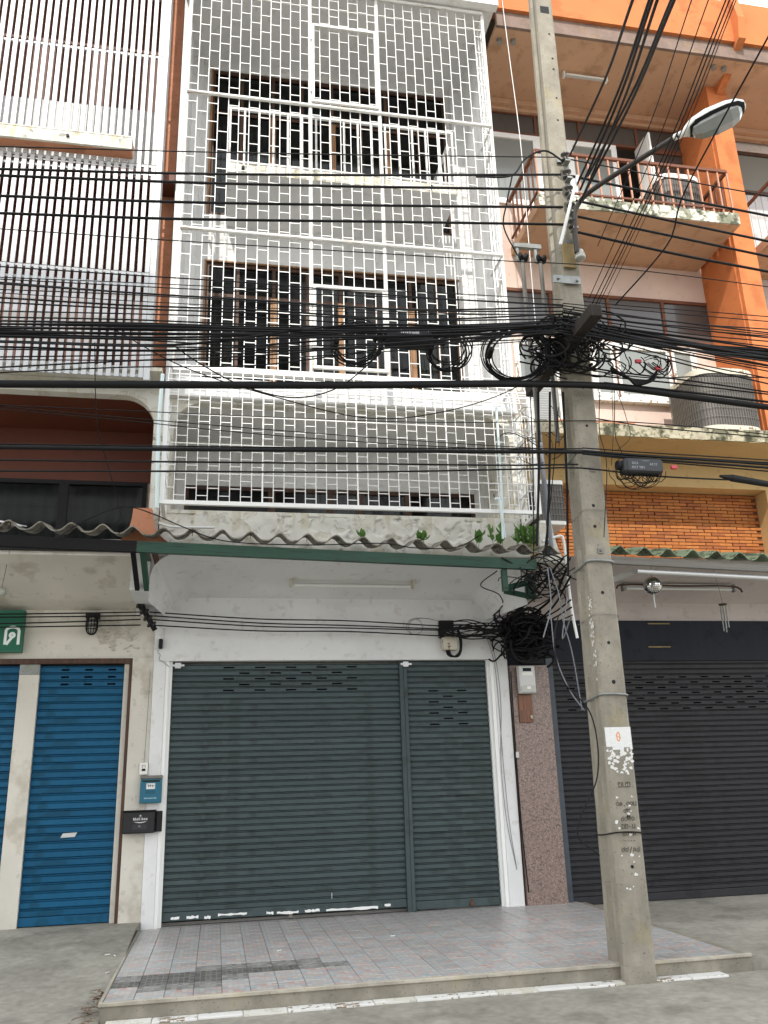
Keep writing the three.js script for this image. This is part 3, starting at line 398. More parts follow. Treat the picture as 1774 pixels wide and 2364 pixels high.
// ---------- orange shophouse ----------
{
  const H = thing('orange_shophouse', 'orange and pink shophouse with brick panel, dark grey shutter and railed balcony', 'shophouse');
  const R = 7.62;
  // ground floor
  mesh('granite_pier', join(bx(3.60, 4.10, -0.02, 0.93, -0.1, 0.12), bx(3.60, 4.10, 0.936, 2.78, -0.1, 0.12), bx(3.602, 4.098, 0.93, 0.936, -0.1, 0.115)), M.granite, H);
  mesh('door_frame', join(bx(4.102, 4.19, -0.02, 2.88, -0.04, 0.06)), M.navy, H);
  const sl = []; for (let k = 0; k < 7; k++) sl.push(row(3 + k, 4.37 + (k % 2) * 0.16 , 0.318, 0.11, 10));
  shutter(H, 4.192, 8.2, -0.04, 2.90, 0, M.shutterD, 0.0672, sl);
  mesh('lintel_panel', join(bx(3.60, 4.098, 2.785, 3.37, -0.1, 0.05), bx(4.10, 8.3, 2.84, 3.37, -0.1, 0.05)), M.slate, H);
  roomBox(H, 4.11, 8.25, -0.06, 2.9, -4, -0.13);
  for (const [x, y] of [[5.75, 3.33], [5.72, 3.02]]) mesh('tape_strip', rbx(x - 0.16, x + 0.16, y - 0.008, y + 0.008, 0.051, 0.055, 0.001), M.yellowed, H);
  mesh('wall', join(wall(3.60, 8.3, 3.37, 3.61, -0.1, 0.03), wall(3.60, R, 3.61, 5.56, -0.1, 0.0, [])), M.pinkGrey, H);
  mesh('entrance_soffit', ruled([[3.58, 3.61, 0.03], [8.3, 3.61, 0.03]], [[3.58, 3.93, 1.2], [8.3, 3.93, 1.2]]), M.pinkGrey, H);
  // first floor: brick panel in a deep ochre surround
  mesh('brick_surround', join(wall(3.66, R + 0.7, 3.94, 5.56, 0.16, 0.42, [[4.02, 7.43, 4.02, 5.15]])), M.ochre, H);
  mesh('mortar', bx(4.0, 7.46, 3.95, 5.2, 0.13, 0.158), mat([0.24, 0.09, 0.034], { t: T.conc }), H);
  { const bg = [0, 1, 2].map(k => rbx(-0.098, 0.098, -0.0195, 0.0195, -0.012, 0.012, 0.004, 1)), bm = [[0.46, 0.155, 0.036], [0.40, 0.13, 0.032], [0.48, 0.175, 0.042], [0.33, 0.105, 0.032], [0.43, 0.16, 0.045]].map(c => mat(c, { t: T.plaster, b: T.concB, bs: 0.003 }));
    let n = 0; const rest = []; for (let r = 0; r < 23; r++) { const y = 5.12 - r * 0.047; for (let i = 0; i < 17; i++) { const x = 7.36 - i * 0.204 + (r % 2) * 0.1 + 0.012 * (h2(r, i) - 0.5); if (x > 7.40 || x < 4.05) continue; if (n < 300) { const o = mesh('brick', bg[n % 3], bm[Math.floor(h2(r, i, 7) * 5)], H); o.position.set(x, y + 0.003 * (h2(i, r) - 0.5), 0.165 + 0.006 * h2(r, i, 3)); o.rotation.z = 0.012 * (h2(i, r, 4) - 0.5); n++; } else { const g = bg[0].clone(); g.translate(x, y, 0.168); rest.push(g); } } }
    const o = mesh('lower_bricks', mergeGeometries(rest), bm[1], H); o.userData.kind = 'stuff'; }
  mesh('floor_slab', join(bx(3.68, R + 0.75, 5.56, 5.70, 0.0, 1.1)), M.ochre, H);
  mesh('slab_edge', join(rough(3.68, R + 0.75, 5.565, 5.735, 1.118, 0.03, 160, 8), bx(3.68, R + 0.75, 5.702, 5.735, 0.5, 1.105), bx(3.68, R + 0.75, 5.575, 5.70, 1.101, 1.108)), M.moss, H);
  mesh('red_tile_strip', bx(4.1, 5.2, 5.737, 5.765, 0.98, 1.10), M.terra, H);
  // second floor
  mesh('wall', join(wall(3.60, R + 0.2, 5.74, 8.92, -0.2, 0.0, [[3.78, 7.5, 7.62, 8.36], [4.05, 4.75, 6.2, 7.5], [5.22, 6.95, 6.62, 7.55]])), M.pink, H);
  windowPart(H, 3.78, 7.5, 7.62, 8.36, 0.02, [4.7, 5.62, 6.52], M.rust, { f: 0.05, mw: 0.05, pane: M.frostDark });
  windowPart(H, 5.22, 6.95, 6.62, 7.55, 0.03, [5.62, 6.52], M.paintOld, { f: 0.1, mw: 0.14, pane: M.frosted });
  windowPart(H, 4.05, 4.75, 6.2, 7.5, 0.03, [], M.paintOld, { f: 0.08, pane: M.frosted });
  mesh('window_sill', bx(5.15, 7.0, 6.56, 6.62, 0.0, 0.1), M.paintOld, H); mesh('white_pilaster', bx(4.92, 5.2, 5.75, 7.6, 0.0, 0.05), M.white, H);
  for (const x of [5.62, 6.52]) mesh('brown_bead', bx(x - 0.012, x + 0.012, 6.65, 7.5, 0.031, 0.04), M.rust, H);
  // balcony
  mesh('balcony_slab', join(bx(4.15, 7.21, 8.925, 9.06, 0.001, 1.18)), M.peach, H);
  mesh('slab_edge', join(rough(4.15, 7.21, 8.93, 9.12, 1.2, 0.025, 120, 8), bx(4.152, 7.208, 8.935, 9.058, 1.181, 1.19), bx(4.15, 7.21, 9.061, 9.115, 1.05, 1.19)), M.mossWhite, H);
  const rl = grp('railing', H); for (const [a, b] of [[[4.18, 9.88, 1.14], [7.17, 9.88, 1.14]], [[4.18, 9.88, 1.14], [4.18, 9.88, 0.02]], [[7.17, 9.88, 1.14], [7.17, 9.88, 0.02]]]) { rod('rail', a, b, 0.022, M.rust, rl, true); rod('rail', [a[0], 9.22, a[2]], [b[0], 9.22, b[2]], 0.014, M.rust, rl, true); }
  const pk = mat([0.46, 0.23, 0.15], { roughness: 0.7 });
  for (let i = 0; i <= 19; i++) rod('picket', [4.18 + i * 0.1574, 9.12, 1.14], [4.18 + i * 0.1574, 9.87, 1.14], 0.011, pk, rl, true);
  for (const x of [4.18, 7.17]) for (let i = 1; i < 7; i++) rod('picket', [x, 9.08, 1.14 - i * 0.16], [x, 9.87, 1.14 - i * 0.16], 0.011, M.rust, rl, true);
  // third floor
  mesh('wall', join(wall(3.60, R + 0.2, 8.92, 11.76, -0.2, 0.0, [[3.75, 7.45, 9.85, 11.62]])), M.pink, H);
  windowPart(H, 3.75, 7.45, 11.18, 11.62, 0.02, [4.75, 5.5, 6.5], M.rust, { f: 0.04, mw: 0.04, pane: M.frostDark });
  windowPart(H, 3.75, 5.25, 9.85, 11.18, 0.03, [4.74], M.paintW, { f: 0.09, mw: 0.14, pane: M.frosted });
  windowPart(H, 5.25, 6.1, 9.85, 11.18, 0.03, [], M.paintW, { f: 0.09, pane: M.frosted });
  mesh('open_casement', join(bx(6.42, 6.46, 10.0, 11.1, 0.03, 0.42), bx(6.425, 6.455, 10.0, 11.1, 0.42, 0.47)), M.paintW, H);
  windowPart(H, 6.45, 7.45, 9.85, 11.18, 0.03, [], M.rust, { f: 0.06, pane: M.frostDark });
  roomBox(H, 3.65, 7.55, 9.8, 11.65, -1.2, -0.21);
  // roof overhang
  mesh('soffit', bx(3.66, R + 3, 11.76, 11.82, -0.2, 1.39), M.peach, H); mesh('cornice', join(bx(3.66, R + 3, 11.66, 11.755, 0.0, 0.14), bx(3.66, R + 3, 11.60, 11.658, 0.0, 0.07)), M.peach, H);
  mesh('fascia_beam', bx(3.66, R + 3, 11.76, 12.02, 1.392, 1.44), M.mauve, H);
  mesh('fascia', bx(3.66, R + 3, 12.02, 12.82, 1.30, 1.50), M.orange, H);
  mesh('roof_slab', bx(3.66, R + 3, 12.4, 12.5, -6, 1.29), M.conc, H);
  mesh('party_fin', join(bx(7.28, 7.62, 5.74, 11.76, 0.001, 0.80)), M.orange, H); mesh('fin_edge', bx(7.30, 7.64, 5.742, 11.758, 0.801, 0.87), M.orange, H);
  mesh('roof_fin', ext((() => { const s = poly([[-0.3, 11.3], [-1.60, 12.0], [-1.66, 12.35], [-1.56, 12.95], [-1.40, 13.0], [-0.3, 12.6]]); return s; })(), -0.06, 0.06).rotateY(Math.PI / 2).translate(7.52, 0, 0), M.orange, H);
  for (const [x, z] of [[3.78, 1.2], [3.98, 1.22], [7.2, 1.25], [7.38, 1.25]]) mesh('pipe_stub', cyl([x, 11.76, z], [x, 11.70, z], 0.04), M.galv, H);
}
{ // next house along, only its left edge shows
  const H = thing('pink_shophouse', 'pale pink shophouse with white plank door beyond the orange fin', 'shophouse');
  mesh('wall', join(wall(7.84, 13, 5.74, 11.75, -0.3, -0.05, [[8.25, 9.4, 9.0, 11.45], [8.1, 9.6, 6.4, 8.3]])), M.pinkGrey, H);
  windowPart(H, 8.25, 9.4, 10.6, 11.45, -0.06, [], M.woodDark, { f: 0.06, pane: M.frosted });
  mesh('door_frame', join(bx(8.25, 8.31, 9.0, 10.6, -0.14, -0.06), bx(9.34, 9.4, 9.0, 10.6, -0.14, -0.06)), M.woodDark, H);
  for (let i = 0; i < 8; i++) mesh('door_plank', rbx(8.315 + i * 0.128, 8.315 + i * 0.128 + 0.122, 9.0, 10.59, -0.12, -0.09, 0.004, 1), M.slatW, H);
  windowPart(H, 8.1, 9.6, 6.4, 8.3, -0.06, [8.8], M.rust, { f: 0.06, pane: M.frostDark });
  mesh('balcony_slab', bx(7.9, 12, 8.925, 9.06, -0.04, 1.1), M.peach, H);
  const rl = grp('railing', H); for (const y of [9.88, 9.3]) rod('rail', [7.95, y, 1.05], [12, y, 1.05], 0.02, M.rust, rl, true); for (let i = 0; i < 14; i++) rod('picket', [7.95 + i * 0.16, 9.06, 1.05], [7.95 + i * 0.16, 9.87, 1.05], 0.011, M.rust, rl, true); rod('rail', [7.95, 9.88, 1.05], [7.95, 9.88, 0], 0.02, M.rust, rl, true);
  mesh('floor_slab', bx(8.38, 13, 5.56, 5.72, -0.04, 1.08), M.ochre, H); mesh('ground_wall', bx(8.3, 13, 0, 5.56, -0.3, -0.05), M.pinkGrey, H);
}
{ // the row across the street whose shadow covers the lower storeys
  const H = thing('apartment_block', 'tall plain apartment block standing across the street', 'building');
  const z = 24; mesh('wall', join(bx(-9.8, -6.85, -0.3, 28.65, z, z + 6), bx(-6.85, 3.4, -0.3, 26.2, z, z + 6)), M.white, H);
  mesh('roof_parapet', join(bx(-9.8, -6.85, 28.65, 28.75, z, z + 0.3), bx(-6.85, 3.4, 26.2, 26.3, z, z + 0.3)), M.conc, H);
  for (let f = 0; f < 7; f++) for (let i = 0; i < 4; i++) { const x = -9.3 + i * 3.2; const w = mesh('window', bx(x, x + 2.6, 4.2 + f * 2.9, 5.9 + f * 2.9, z - 0.05, z - 0.005), M.woodDark, H); for (const k of [0, 1]) mesh('pane', bx(x + 0.08 + k * 1.25, x + 1.25 + k * 1.25, 4.28 + f * 2.9, 5.82 + f * 2.9, z - 0.06, z - 0.052), M.frostDark, w); }
  for (let i = 0; i < 4; i++) mesh('shop_door', bx(-9.3 + i * 3.2, -6.6 + i * 3.2, -0.17, 2.8, z - 0.04, z - 0.004), M.shutter, H);
}
// ---------- awnings ----------
function sheetGeo(w, waves, amp, len, slope, th = 0.008) { const s = new THREE.Shape(), N = 12 * waves; const f = (t) => { const k = Math.abs(((t * waves) % 1) - 0.5) * 2; return amp * (1 - Math.pow(1 - k, 1.5) * 1.0) * 1 ; };
  const yy = (i) => { const ph = (i / N * waves) % 1; return amp * Math.pow(0.5 - 0.5 * Math.cos(ph * 2 * Math.PI), 1.7); };
  for (let i = 0; i <= N; i++) s[i ? 'lineTo' : 'moveTo'](w * i / N, yy(i)); for (let i = N; i >= 0; i--) s.lineTo(w * i / N, yy(i) + th); const g = new THREE.ExtrudeGeometry(s, { depth: len, bevelEnabled: false }); g.translate(0, 0, -len); g.rotateX(slope); return uvm(g, rr(0, 4), rr(0, 4)); }
{
  const A = thing('awning', 'narrow corrugated awning on a green and black steel beam over the shopfronts', 'awning');
  const geos = [0, 1, 2].map(() => sheetGeo(0.622, 2, 0.085, 0.40, 0.19, 0.013));
  let k = 0; for (let x = -4.75; x < 3.5; x += 0.61, k++) { const o = mesh('corrugated_sheet', geos[k % 3], M.fibre, A); o.position.set(x, 3.965 - 0.028 * (x + 0.9) * 0.9 + (k % 2) * 0.004, 1.60 + 0.012 * (h2(k, 2) - 0.5)); o.rotation.z = -0.025; mesh('hook_bolt', cyl([x + 0.155, 4.0 - 0.028 * (x + 0.9), 1.52], [x + 0.155, 4.09 - 0.028 * (x + 0.9), 1.52], 0.004), M.rust, A); }
  const yb = (x) => 3.80 - 0.028 * (x + 0.9);
  const beam = (x0, x1, m) => mesh('beam', join(bar([x0, yb(x0) + 0.105, 1.53], [x1, yb(x1) + 0.105, 1.53], 0.012, 0.07), bar([x0, yb(x0) + 0.05, 1.562], [x1, yb(x1) + 0.05, 1.562], 0.112, 0.008), bar([x0, yb(x0), 1.53], [x1, yb(x1), 1.53], 0.008, 0.07), bar([x0, yb(x0) + 0.016, 1.494], [x1, yb(x1) + 0.016, 1.494], 0.03, 0.006)), m, A);
  beam(-0.885, 3.50, M.green); beam(-5.2, -0.887, M.blackSteel);
  mesh('bracket', join(bar([-0.83, 3.83, 1.50], [-0.80, 3.50, 1.07], 0.055, 0.05), bar([-0.80, 3.84, 1.50], [-0.80, 3.84, 1.0], 0.05, 0.04)), M.green, A);
  mesh('bracket', bar([-0.93, 3.83, 1.50], [-0.90, 3.50, 1.07], 0.045, 0.04), M.blackSteel, A);
  mesh('bracket', join(bx(3.10, 3.16, 3.43, 3.68, 1.46, 1.52), bar([3.13, 3.46, 1.50], [3.62, 3.64, 1.16], 0.05, 0.05), bar([3.13, 3.43, 1.49], [3.62, 3.43, 1.16], 0.012, 0.07), bx(3.5, 3.62, 3.42, 3.7, 1.12, 1.16)), M.green, A);
}
{
  const A = thing('awning', 'corrugated awning with pale green sheet tops beyond the concrete pole', 'awning');
  const geos = [0, 1].map(() => sheetGeo(0.622, 2, 0.085, 0.40, 0.24, 0.012)); let k = 0;
  for (let x = 4.35; x < 9; x += 0.61, k++) { const o = mesh('corrugated_sheet', geos[k % 2], M.fibreGreen, A); o.position.set(x, 3.86 - 0.03 * (x - 4.4), 1.62); o.rotation.z = -0.03; }
  const yb = (x) => 3.755 - 0.035 * (x - 4.4);
  mesh('beam', join(bar([4.3, yb(4.3) + 0.045, 1.55], [9, yb(9) + 0.045, 1.55], 0.09, 0.05)), M.greySteel, A); mesh('gutter_tube', cyl([4.75, yb(4.75) - 0.06, 1.5], [9, yb(9) - 0.06, 1.5], 0.03, 0.03, 12), M.alu, A);
  mesh('bracket', join(bar([4.22, 3.50, 1.45], [4.72, 3.68, 1.45], 0.07, 0.06), bar([4.3, 3.82, 1.5], [4.5, 3.82, 1.5], 0.08, 0.06)), M.greySteel, A);
}
// ---------- concrete pole ----------
const PX = (y) => 3.303 + 0.0135 * y, PW = (y) => 0.132 - 0.0038 * y; // centre line and half width of the street face
{
  const P = thing('utility_pole', 'square concrete utility pole carrying street lamp and cables', 'pole');
  // section with recessed flanks, lofted from foot to top
  const sec = (y) => { const w = PW(y), d = 0.165 - 0.004 * y, c = 0.022, r = 0.035, X = PX(y), Zc = 3.335; return [[-w + c, d], [w - c, d], [w, d - c], [w, d * 0.45], [w - r, d * 0.3], [w - r, -d * 0.3], [w, -d * 0.45], [w, -d + c], [w - c, -d], [-w + c, -d], [-w, -d + c], [-w, -d * 0.45], [-w + r, -d * 0.3], [-w + r, d * 0.3], [-w, d * 0.45], [-w, d - c]].map(([x, z]) => [X + x, y, Zc + z]); };
  const gs = [], N = 16, ys = []; for (let y = -0.3; y <= 11.5; y += 0.12) ys.push(y);
  const pos = [], nor = [], uv = []; for (let k = 0; k < ys.length - 1; k++) { const A = sec(ys[k]), B = sec(ys[k + 1]); for (let i = 0; i < N; i++) { const j = (i + 1) % N, n = V(A[j][0] - A[i][0], 0, A[j][2] - A[i][2]).cross(V(0, 1, 0)).normalize(); const jit = (q, a, b) => [q[0] + 0.004 * (h2(a, b, 3) - 0.5) * (b % 2 ? 1.6 : 0.8), q[1], q[2] + 0.003 * (h2(a, b, 5) - 0.5)]; const a = jit(A[i], k, i), b = jit(A[j], k, j), c = jit(B[i], k + 1, i), d = jit(B[j], k + 1, j); for (const q of [a, b, c, b, d, c]) { pos.push(...q); nor.push(n.x, n.y, n.z); uv.push(Math.abs(n.z) > 0.6 ? q[0] : q[2] + 0.4, q[1]); } } }
  const g = new THREE.BufferGeometry(); g.setAttribute('position', new THREE.Float32BufferAttribute(pos, 3)); g.setAttribute('normal', new THREE.Float32BufferAttribute(nor, 3)); g.setAttribute('uv', new THREE.Float32BufferAttribute(uv, 2)); mesh('shaft', g, M.conc, P);
  const zf = (y) => 3.335 + 0.165 - 0.004 * y;
  const hm = M.black; for (const [y, dx, r] of [[0.72, 0.01, 0.014], [1.10, 0.02, 0.016], [1.68, 0.0, 0.014], [2.197, 0.01, 0.018], [2.536, 0.0, 0.015], [2.983, -0.01, 0.016], [3.60, -0.02, 0.016], [3.80, -0.015, 0.016], [4.6, 0, 0.014], [5.0, 0, 0.014], [8.2, 0.02, 0.012], [8.5, 0.03, 0.012], [8.9, 0.03, 0.013], [9.05, 0.03, 0.013], [9.4, 0.02, 0.013]]) mesh('bolt_hole', cyl([PX(y) + dx, y, zf(y) - 0.03], [PX(y) + dx, y, zf(y) + 0.002], r), hm, P);
  mesh('top_socket', bx(PX(9.75) - 0.06, PX(9.75) + 0.045, 9.70, 9.80, zf(9.75) - 0.02, zf(9.75) + 0.002), M.black, P);
  // painted number patch, then chipped paint below
  const pt = canvasTex(256, 192, (x, w, h) => { x.fillStyle = '#d9d9d7'; x.fillRect(0, 0, w, h); for (let i = 0; i < 500; i++) { x.fillStyle = h2(i, 1, 3) < 0.5 ? 'rgba(120,118,112,0.25)' : 'rgba(250,250,250,0.4)'; x.fillRect(h2(i, 2) * w, h2(i, 3) * h, 2 + 8 * h2(i, 4), 1 + 3 * h2(i, 5)); } x.strokeStyle = '#d98a5c'; x.lineWidth = 11; x.beginPath(); x.ellipse(128, 82, 15, 36, 0, 0, 7); x.stroke(); x.strokeStyle = '#c9784a'; x.lineWidth = 6; x.beginPath(); x.moveTo(108, 70); x.lineTo(150, 96); x.stroke(); x.fillStyle = '#8c8880'; x.fillRect(0, 165, 60, 27); x.fillRect(170, 172, 60, 20); });
  const [pg, pm] = plate(0.236, 0.185, pt, [PX(1.72) + 0.001, 1.725, zf(1.72) + 0.003]); mesh('painted_patch', pg, pm, P);
  { const gs = []; for (let i = 0; i < 70; i++) { const up = h2(i, 7) < 0.72, y = up ? 1.44 + 0.19 * h2(i, 1) : 0.5 + 0.9 * h2(i, 1), x = PX(y) - 0.11 + 0.22 * h2(i, 2), r = 0.006 + 0.014 * h2(i, 3) * (up ? 1 : 0.7); const s = new THREE.Shape(); for (let k = 0; k < 8; k++) { const t = k / 8 * 6.283, q = r * (0.6 + 0.8 * h2(i, k, 9)); s[k ? 'lineTo' : 'moveTo'](x + q * Math.cos(t), y + q * 0.8 * Math.sin(t)); } const g = new THREE.ShapeGeometry(s); g.translate(0, 0, zf(y) + 0.002 + 0.0004 * (i % 5)); gs.push(g); }
    for (let i = 0; i < 45; i++) { const y = 2.2 + 0.75 * h2(i, 21), z = 3.335 + 0.165 * (0.5 + 0.4 * h2(i, 22)), r = 0.005 + 0.013 * h2(i, 23); const g = new THREE.CircleGeometry(r, 6); g.rotateY(-Math.PI / 2); g.translate(PX(y) - PW(y) - 0.003, y, z); gs.push(g); }
    mesh('paint_flakes', mergeGeometries(gs.map(g => g.index ? g.toNonIndexed() : g)), M.paintOld, P).userData.kind = 'stuff'; }
  // cast lettering, shallow grooves: number, code, length, maker, year, date
  const glyph = { o: [['c', 0, 0.5, 0.34]], k: [['c', 0, 0.62, 0.22], ['l', -0.2, 0.5, -0.3, 0], ['l', 0.2, 0.5, 0.3, 0.1]], m: [['l', -0.3, 0, -0.3, 1], ['l', -0.3, 1, 0, 0.6], ['l', 0, 0.6, 0.3, 1], ['l', 0.3, 1, 0.3, 0]], n: [['l', -0.28, 0, -0.28, 0.8], ['c', -0.16, 0.86, 0.12], ['l', 0.28, 1, 0.28, 0.1], ['l', -0.28, 0.1, 0.28, 0.1]], u: [['l', -0.3, 1, -0.3, 0.1], ['l', -0.3, 0.1, 0.3, 0.1], ['l', 0.3, 0.1, 0.3, 1]], e: [['c', 0, 0.35, 0.3], ['l', -0.1, 0.6, 0.3, 1]], b: [['c', -0.05, 0.5, 0.3], ['l', 0.25, 0.5, 0.32, 1.1]], s: [['l', -0.25, -0.1, 0.25, 1.1]], d: [['l', -0.15, 0.4, 0.15, 0.4]], p: [['c', 0, 0.05, 0.06]] };
  const words = [[1.33, 'nun', 0.045], [1.185, 'okpoou', 0.036], [1.128, 'bm', 0.036], [1.068, 'eobo', 0.036], [1.01, 'nndu', 0.036], [0.952, 'ebek', 0.036], [0.905, 'dddd', 0.03], [0.83, 'bbske', 0.038]], grooves = [];
  for (const [y, w, s] of words) [...w].forEach((ch, i) => { const cx = PX(y) + (i - (w.length - 1) / 2) * s * 0.86 + 0.012; for (const q of glyph[ch]) { const zz = zf(y) + 0.002; if (q[0] === 'c') { const t = new THREE.TorusGeometry(q[3] * s, 0.0032, 4, 12); t.translate(cx + q[1] * s, y + q[2] * s, zz); grooves.push(t); } else grooves.push(bar([cx + q[1] * s, y + q[2] * s, zz], [cx + q[3] * s, y + q[4] * s, zz], 0.0062, 0.004)); } });
  mesh('cast_lettering', join(grooves), mat([0.17, 0.16, 0.14], { t: T.conc }), P);
  for (const [y, m, r] of [[3.27, M.galv, 0.012], [2.09, M.galv, 0.010], [0.98, M.cable, 0.006], [4.33, M.galv, 0.008], [2.78, M.greySteel, 0.003], [3.75, M.greySteel, 0.003]]) { const w = PW(y) + 0.006, d = 0.17, X = PX(y); mesh('strap', tube([[X - w, y - 0.03, 3.335 - d], [X - w, y - 0.02, 3.335], [X - w, y, 3.335 + d - 0.02], [X - w + 0.02, y + 0.004, 3.335 + d], [X, y + 0.005, 3.335 + d], [X + w - 0.02, y - 0.004, 3.335 + d], [X + w, y - 0.01, 3.335 + d - 0.03], [X + w, y - 0.03, 3.335 - d]], r, 40), m, P); }
  for (const y of [3.37, 4.16]) mesh('bolt_plate', join(rbx(PX(y) - 0.02, PX(y) + 0.035, y - 0.03, y + 0.025, zf(y), zf(y) + 0.012, 0.003), cyl([PX(y) + 0.008, y, zf(y)], [PX(y) + 0.008, y, zf(y) + 0.035], 0.012, 0.012, 6)), M.greySteel, P);
  mesh('steel_plate', join(rbx(3.165, 3.46, 6.13, 6.22, 3.50, 3.515, 0.004), cyl([3.22, 6.175, 3.5], [3.22, 6.175, 3.54], 0.014, 0.014, 6), cyl([3.42, 6.165, 3.5], [3.42, 6.165, 3.54], 0.014, 0.014, 6)).rotateZ(-0.0), M.galv, P);
  mesh('yellow_board', bx(3.30, 3.43, 6.32, 6.60, 3.49, 3.52), M.yellowed, P);
  mesh('insulator_rack', join(bx(3.425, 3.445, 6.6, 7.72, 3.50, 3.56), bx(3.36, 3.445, 6.62, 6.66, 3.45, 3.5), bx(3.36, 3.445, 7.62, 7.66, 3.45, 3.5)), M.galv, P);
  const ins = new THREE.LatheGeometry([[0.0, -0.05], [0.042, -0.05], [0.046, -0.035], [0.026, -0.02], [0.024, 0.0], [0.046, 0.018], [0.044, 0.035], [0.026, 0.045], [0, 0.05]].map(p => new THREE.Vector2(...p)), 14);
  for (const y of [7.6, 7.385, 7.185, 6.975, 6.78]) { const o = mesh('insulator', ins, M.porcelain, P); o.position.set(3.40, y, 3.60); o.rotation.x = 0.12; mesh('insulator_clip', bx(3.385, 3.44, y - 0.075, y - 0.055, 3.55, 3.64), M.galv, P); }
  { const o = mesh('pin_insulator', new THREE.LatheGeometry([[0, 0], [0.05, 0], [0.055, 0.03], [0.04, 0.045], [0.05, 0.06], [0.035, 0.08], [0.04, 0.1], [0, 0.11]].map(p => new THREE.Vector2(...p)), 14), M.porcelainL, P); o.position.set(3.44, 6.36, 3.60); }
  mesh('pvc_tube', cyl([3.225, 6.49, 3.63], [3.50, 7.35, 3.63], 0.017, 0.017, 10), M.cableW, P);
  // street-side steel arm with two spool insulators on the far flank
  mesh('spool_arm', join(bx(2.90, 3.20, 6.72, 6.77, 3.18, 3.23), bx(2.92, 2.95, 6.56, 6.72, 3.19, 3.22), bx(3.12, 3.15, 6.56, 6.72, 3.19, 3.22)), M.galv, P);
  for (const x of [2.985, 3.185]) { const o = mesh('spool', ins, M.black, P); o.position.set(x, 6.61, 3.2); o.rotation.z = 1.57; o.scale.setScalar(1.1); mesh('stay_grip', tube([[x, 6.57, 3.2], [x + 0.02, 5.9, 3.15], [x + 0.05, 5.3, 3.1], [x + 0.06, 4.6, 3.06]], 0.024, 20, 6), M.greySteel, P); }
  mesh('crossarm', rbx(3.13, 3.245, 5.30, 5.42, 2.6, 4.28, 0.012), M.woodOld, P);
  mesh('crossarm_brace', join(bar([3.16, 5.35, 2.9], [3.17, 5.9, 3.2], 0.03, 0.02)), M.galv, P);
}
{ // street lamp on a bent pipe
  const L = thing('street_lamp', 'street lamp with grey lens on a bent rusty pipe arm', 'street lamp');
  mesh('arm', tube([[3.40, 6.42, 3.62], [3.41, 6.75, 3.62], [3.43, 6.92, 3.63], [3.50, 7.03, 3.70], [3.62, 7.08, 3.86], [3.80, 7.105, 4.12], [4.08, 7.11, 4.58]], 0.026, 60, 10), mat([0.05, 0.042, 0.038], { roughness: 0.55, t: T.conc }), L);
  // head: lofted shell with its long axis along the arm
  const a = V(4.06, 7.11, 4.55), dir = V(0.62, 0.16, 0.36).normalize(), up0 = V(0, 1, 0), side = dir.clone().cross(up0).normalize(), up = side.clone().cross(dir).normalize();
  const loft = (prof, cs, m, name) => { const pos = [], idx = []; const n = cs.length; prof.forEach(([t, w, hT, hB]) => cs.forEach(([cx, cy]) => { const q = a.clone().addScaledVector(dir, t * 0.84).addScaledVector(side, cx * w * 0.86).addScaledVector(up, (cy > 0 ? cy * hT : cy * hB) * 1.02); pos.push(q.x, q.y, q.z); })); for (let i = 0; i < prof.length - 1; i++) for (let j = 0; j < n; j++) { const k = (j + 1) % n; idx.push(i * n + j, i * n + k, (i + 1) * n + j, i * n + k, (i + 1) * n + k, (i + 1) * n + j); } const g = new THREE.BufferGeometry(); g.setAttribute('position', new THREE.Float32BufferAttribute(pos, 3)); g.setIndex(idx); g.computeVertexNormals(); return mesh(name, g, m, L); };
  const ring = Array.from({ length: 20 }, (_, i) => [Math.cos(i / 20 * 6.2832), Math.sin(i / 20 * 6.2832)]);
  loft([[-0.03, 0.001, 0.001, 0.001], [-0.03, 0.032, 0.03, 0.03], [0.08, 0.036, 0.035, 0.03], [0.13, 0.075, 0.06, 0.022], [0.2, 0.13, 0.09, 0.02], [0.36, 0.165, 0.115, 0.02], [0.56, 0.165, 0.11, 0.02], [0.68, 0.14, 0.085, 0.02], [0.75, 0.095, 0.05, 0.02], [0.77, 0.04, 0.02, 0.01], [0.77, 0.001, 0.001, 0.001]], ring, M.plasticW, 'housing');
  loft([[0.155, 0.085, 0.0, 0.03], [0.165, 0.095, 0.0, 0.034], [0.22, 0.138, 0, 0.036], [0.38, 0.168, 0, 0.036], [0.56, 0.168, 0, 0.036], [0.68, 0.142, 0, 0.036], [0.75, 0.09, 0, 0.03]], ring, M.black, 'gasket');
  loft([[0.17, 0.03, 0.0, 0.03], [0.19, 0.085, 0.0, 0.09], [0.26, 0.12, 0, 0.125], [0.42, 0.145, 0, 0.14], [0.58, 0.145, 0, 0.13], [0.67, 0.115, 0, 0.10], [0.71, 0.07, 0, 0.06], [0.72, 0.01, 0, 0.01]], Array.from({ length: 8 }, (_, i) => [Math.cos(i / 8 * 6.2832 + 0.39), Math.sin(i / 8 * 6.2832 + 0.39)]), mat([0.20, 0.21, 0.20], { roughness: 0.15, clearcoat: 1 }), 'lens').geometry = (() => { const g = L.children[L.children.length - 1].geometry.toNonIndexed(); g.computeVertexNormals(); return g; })();
}
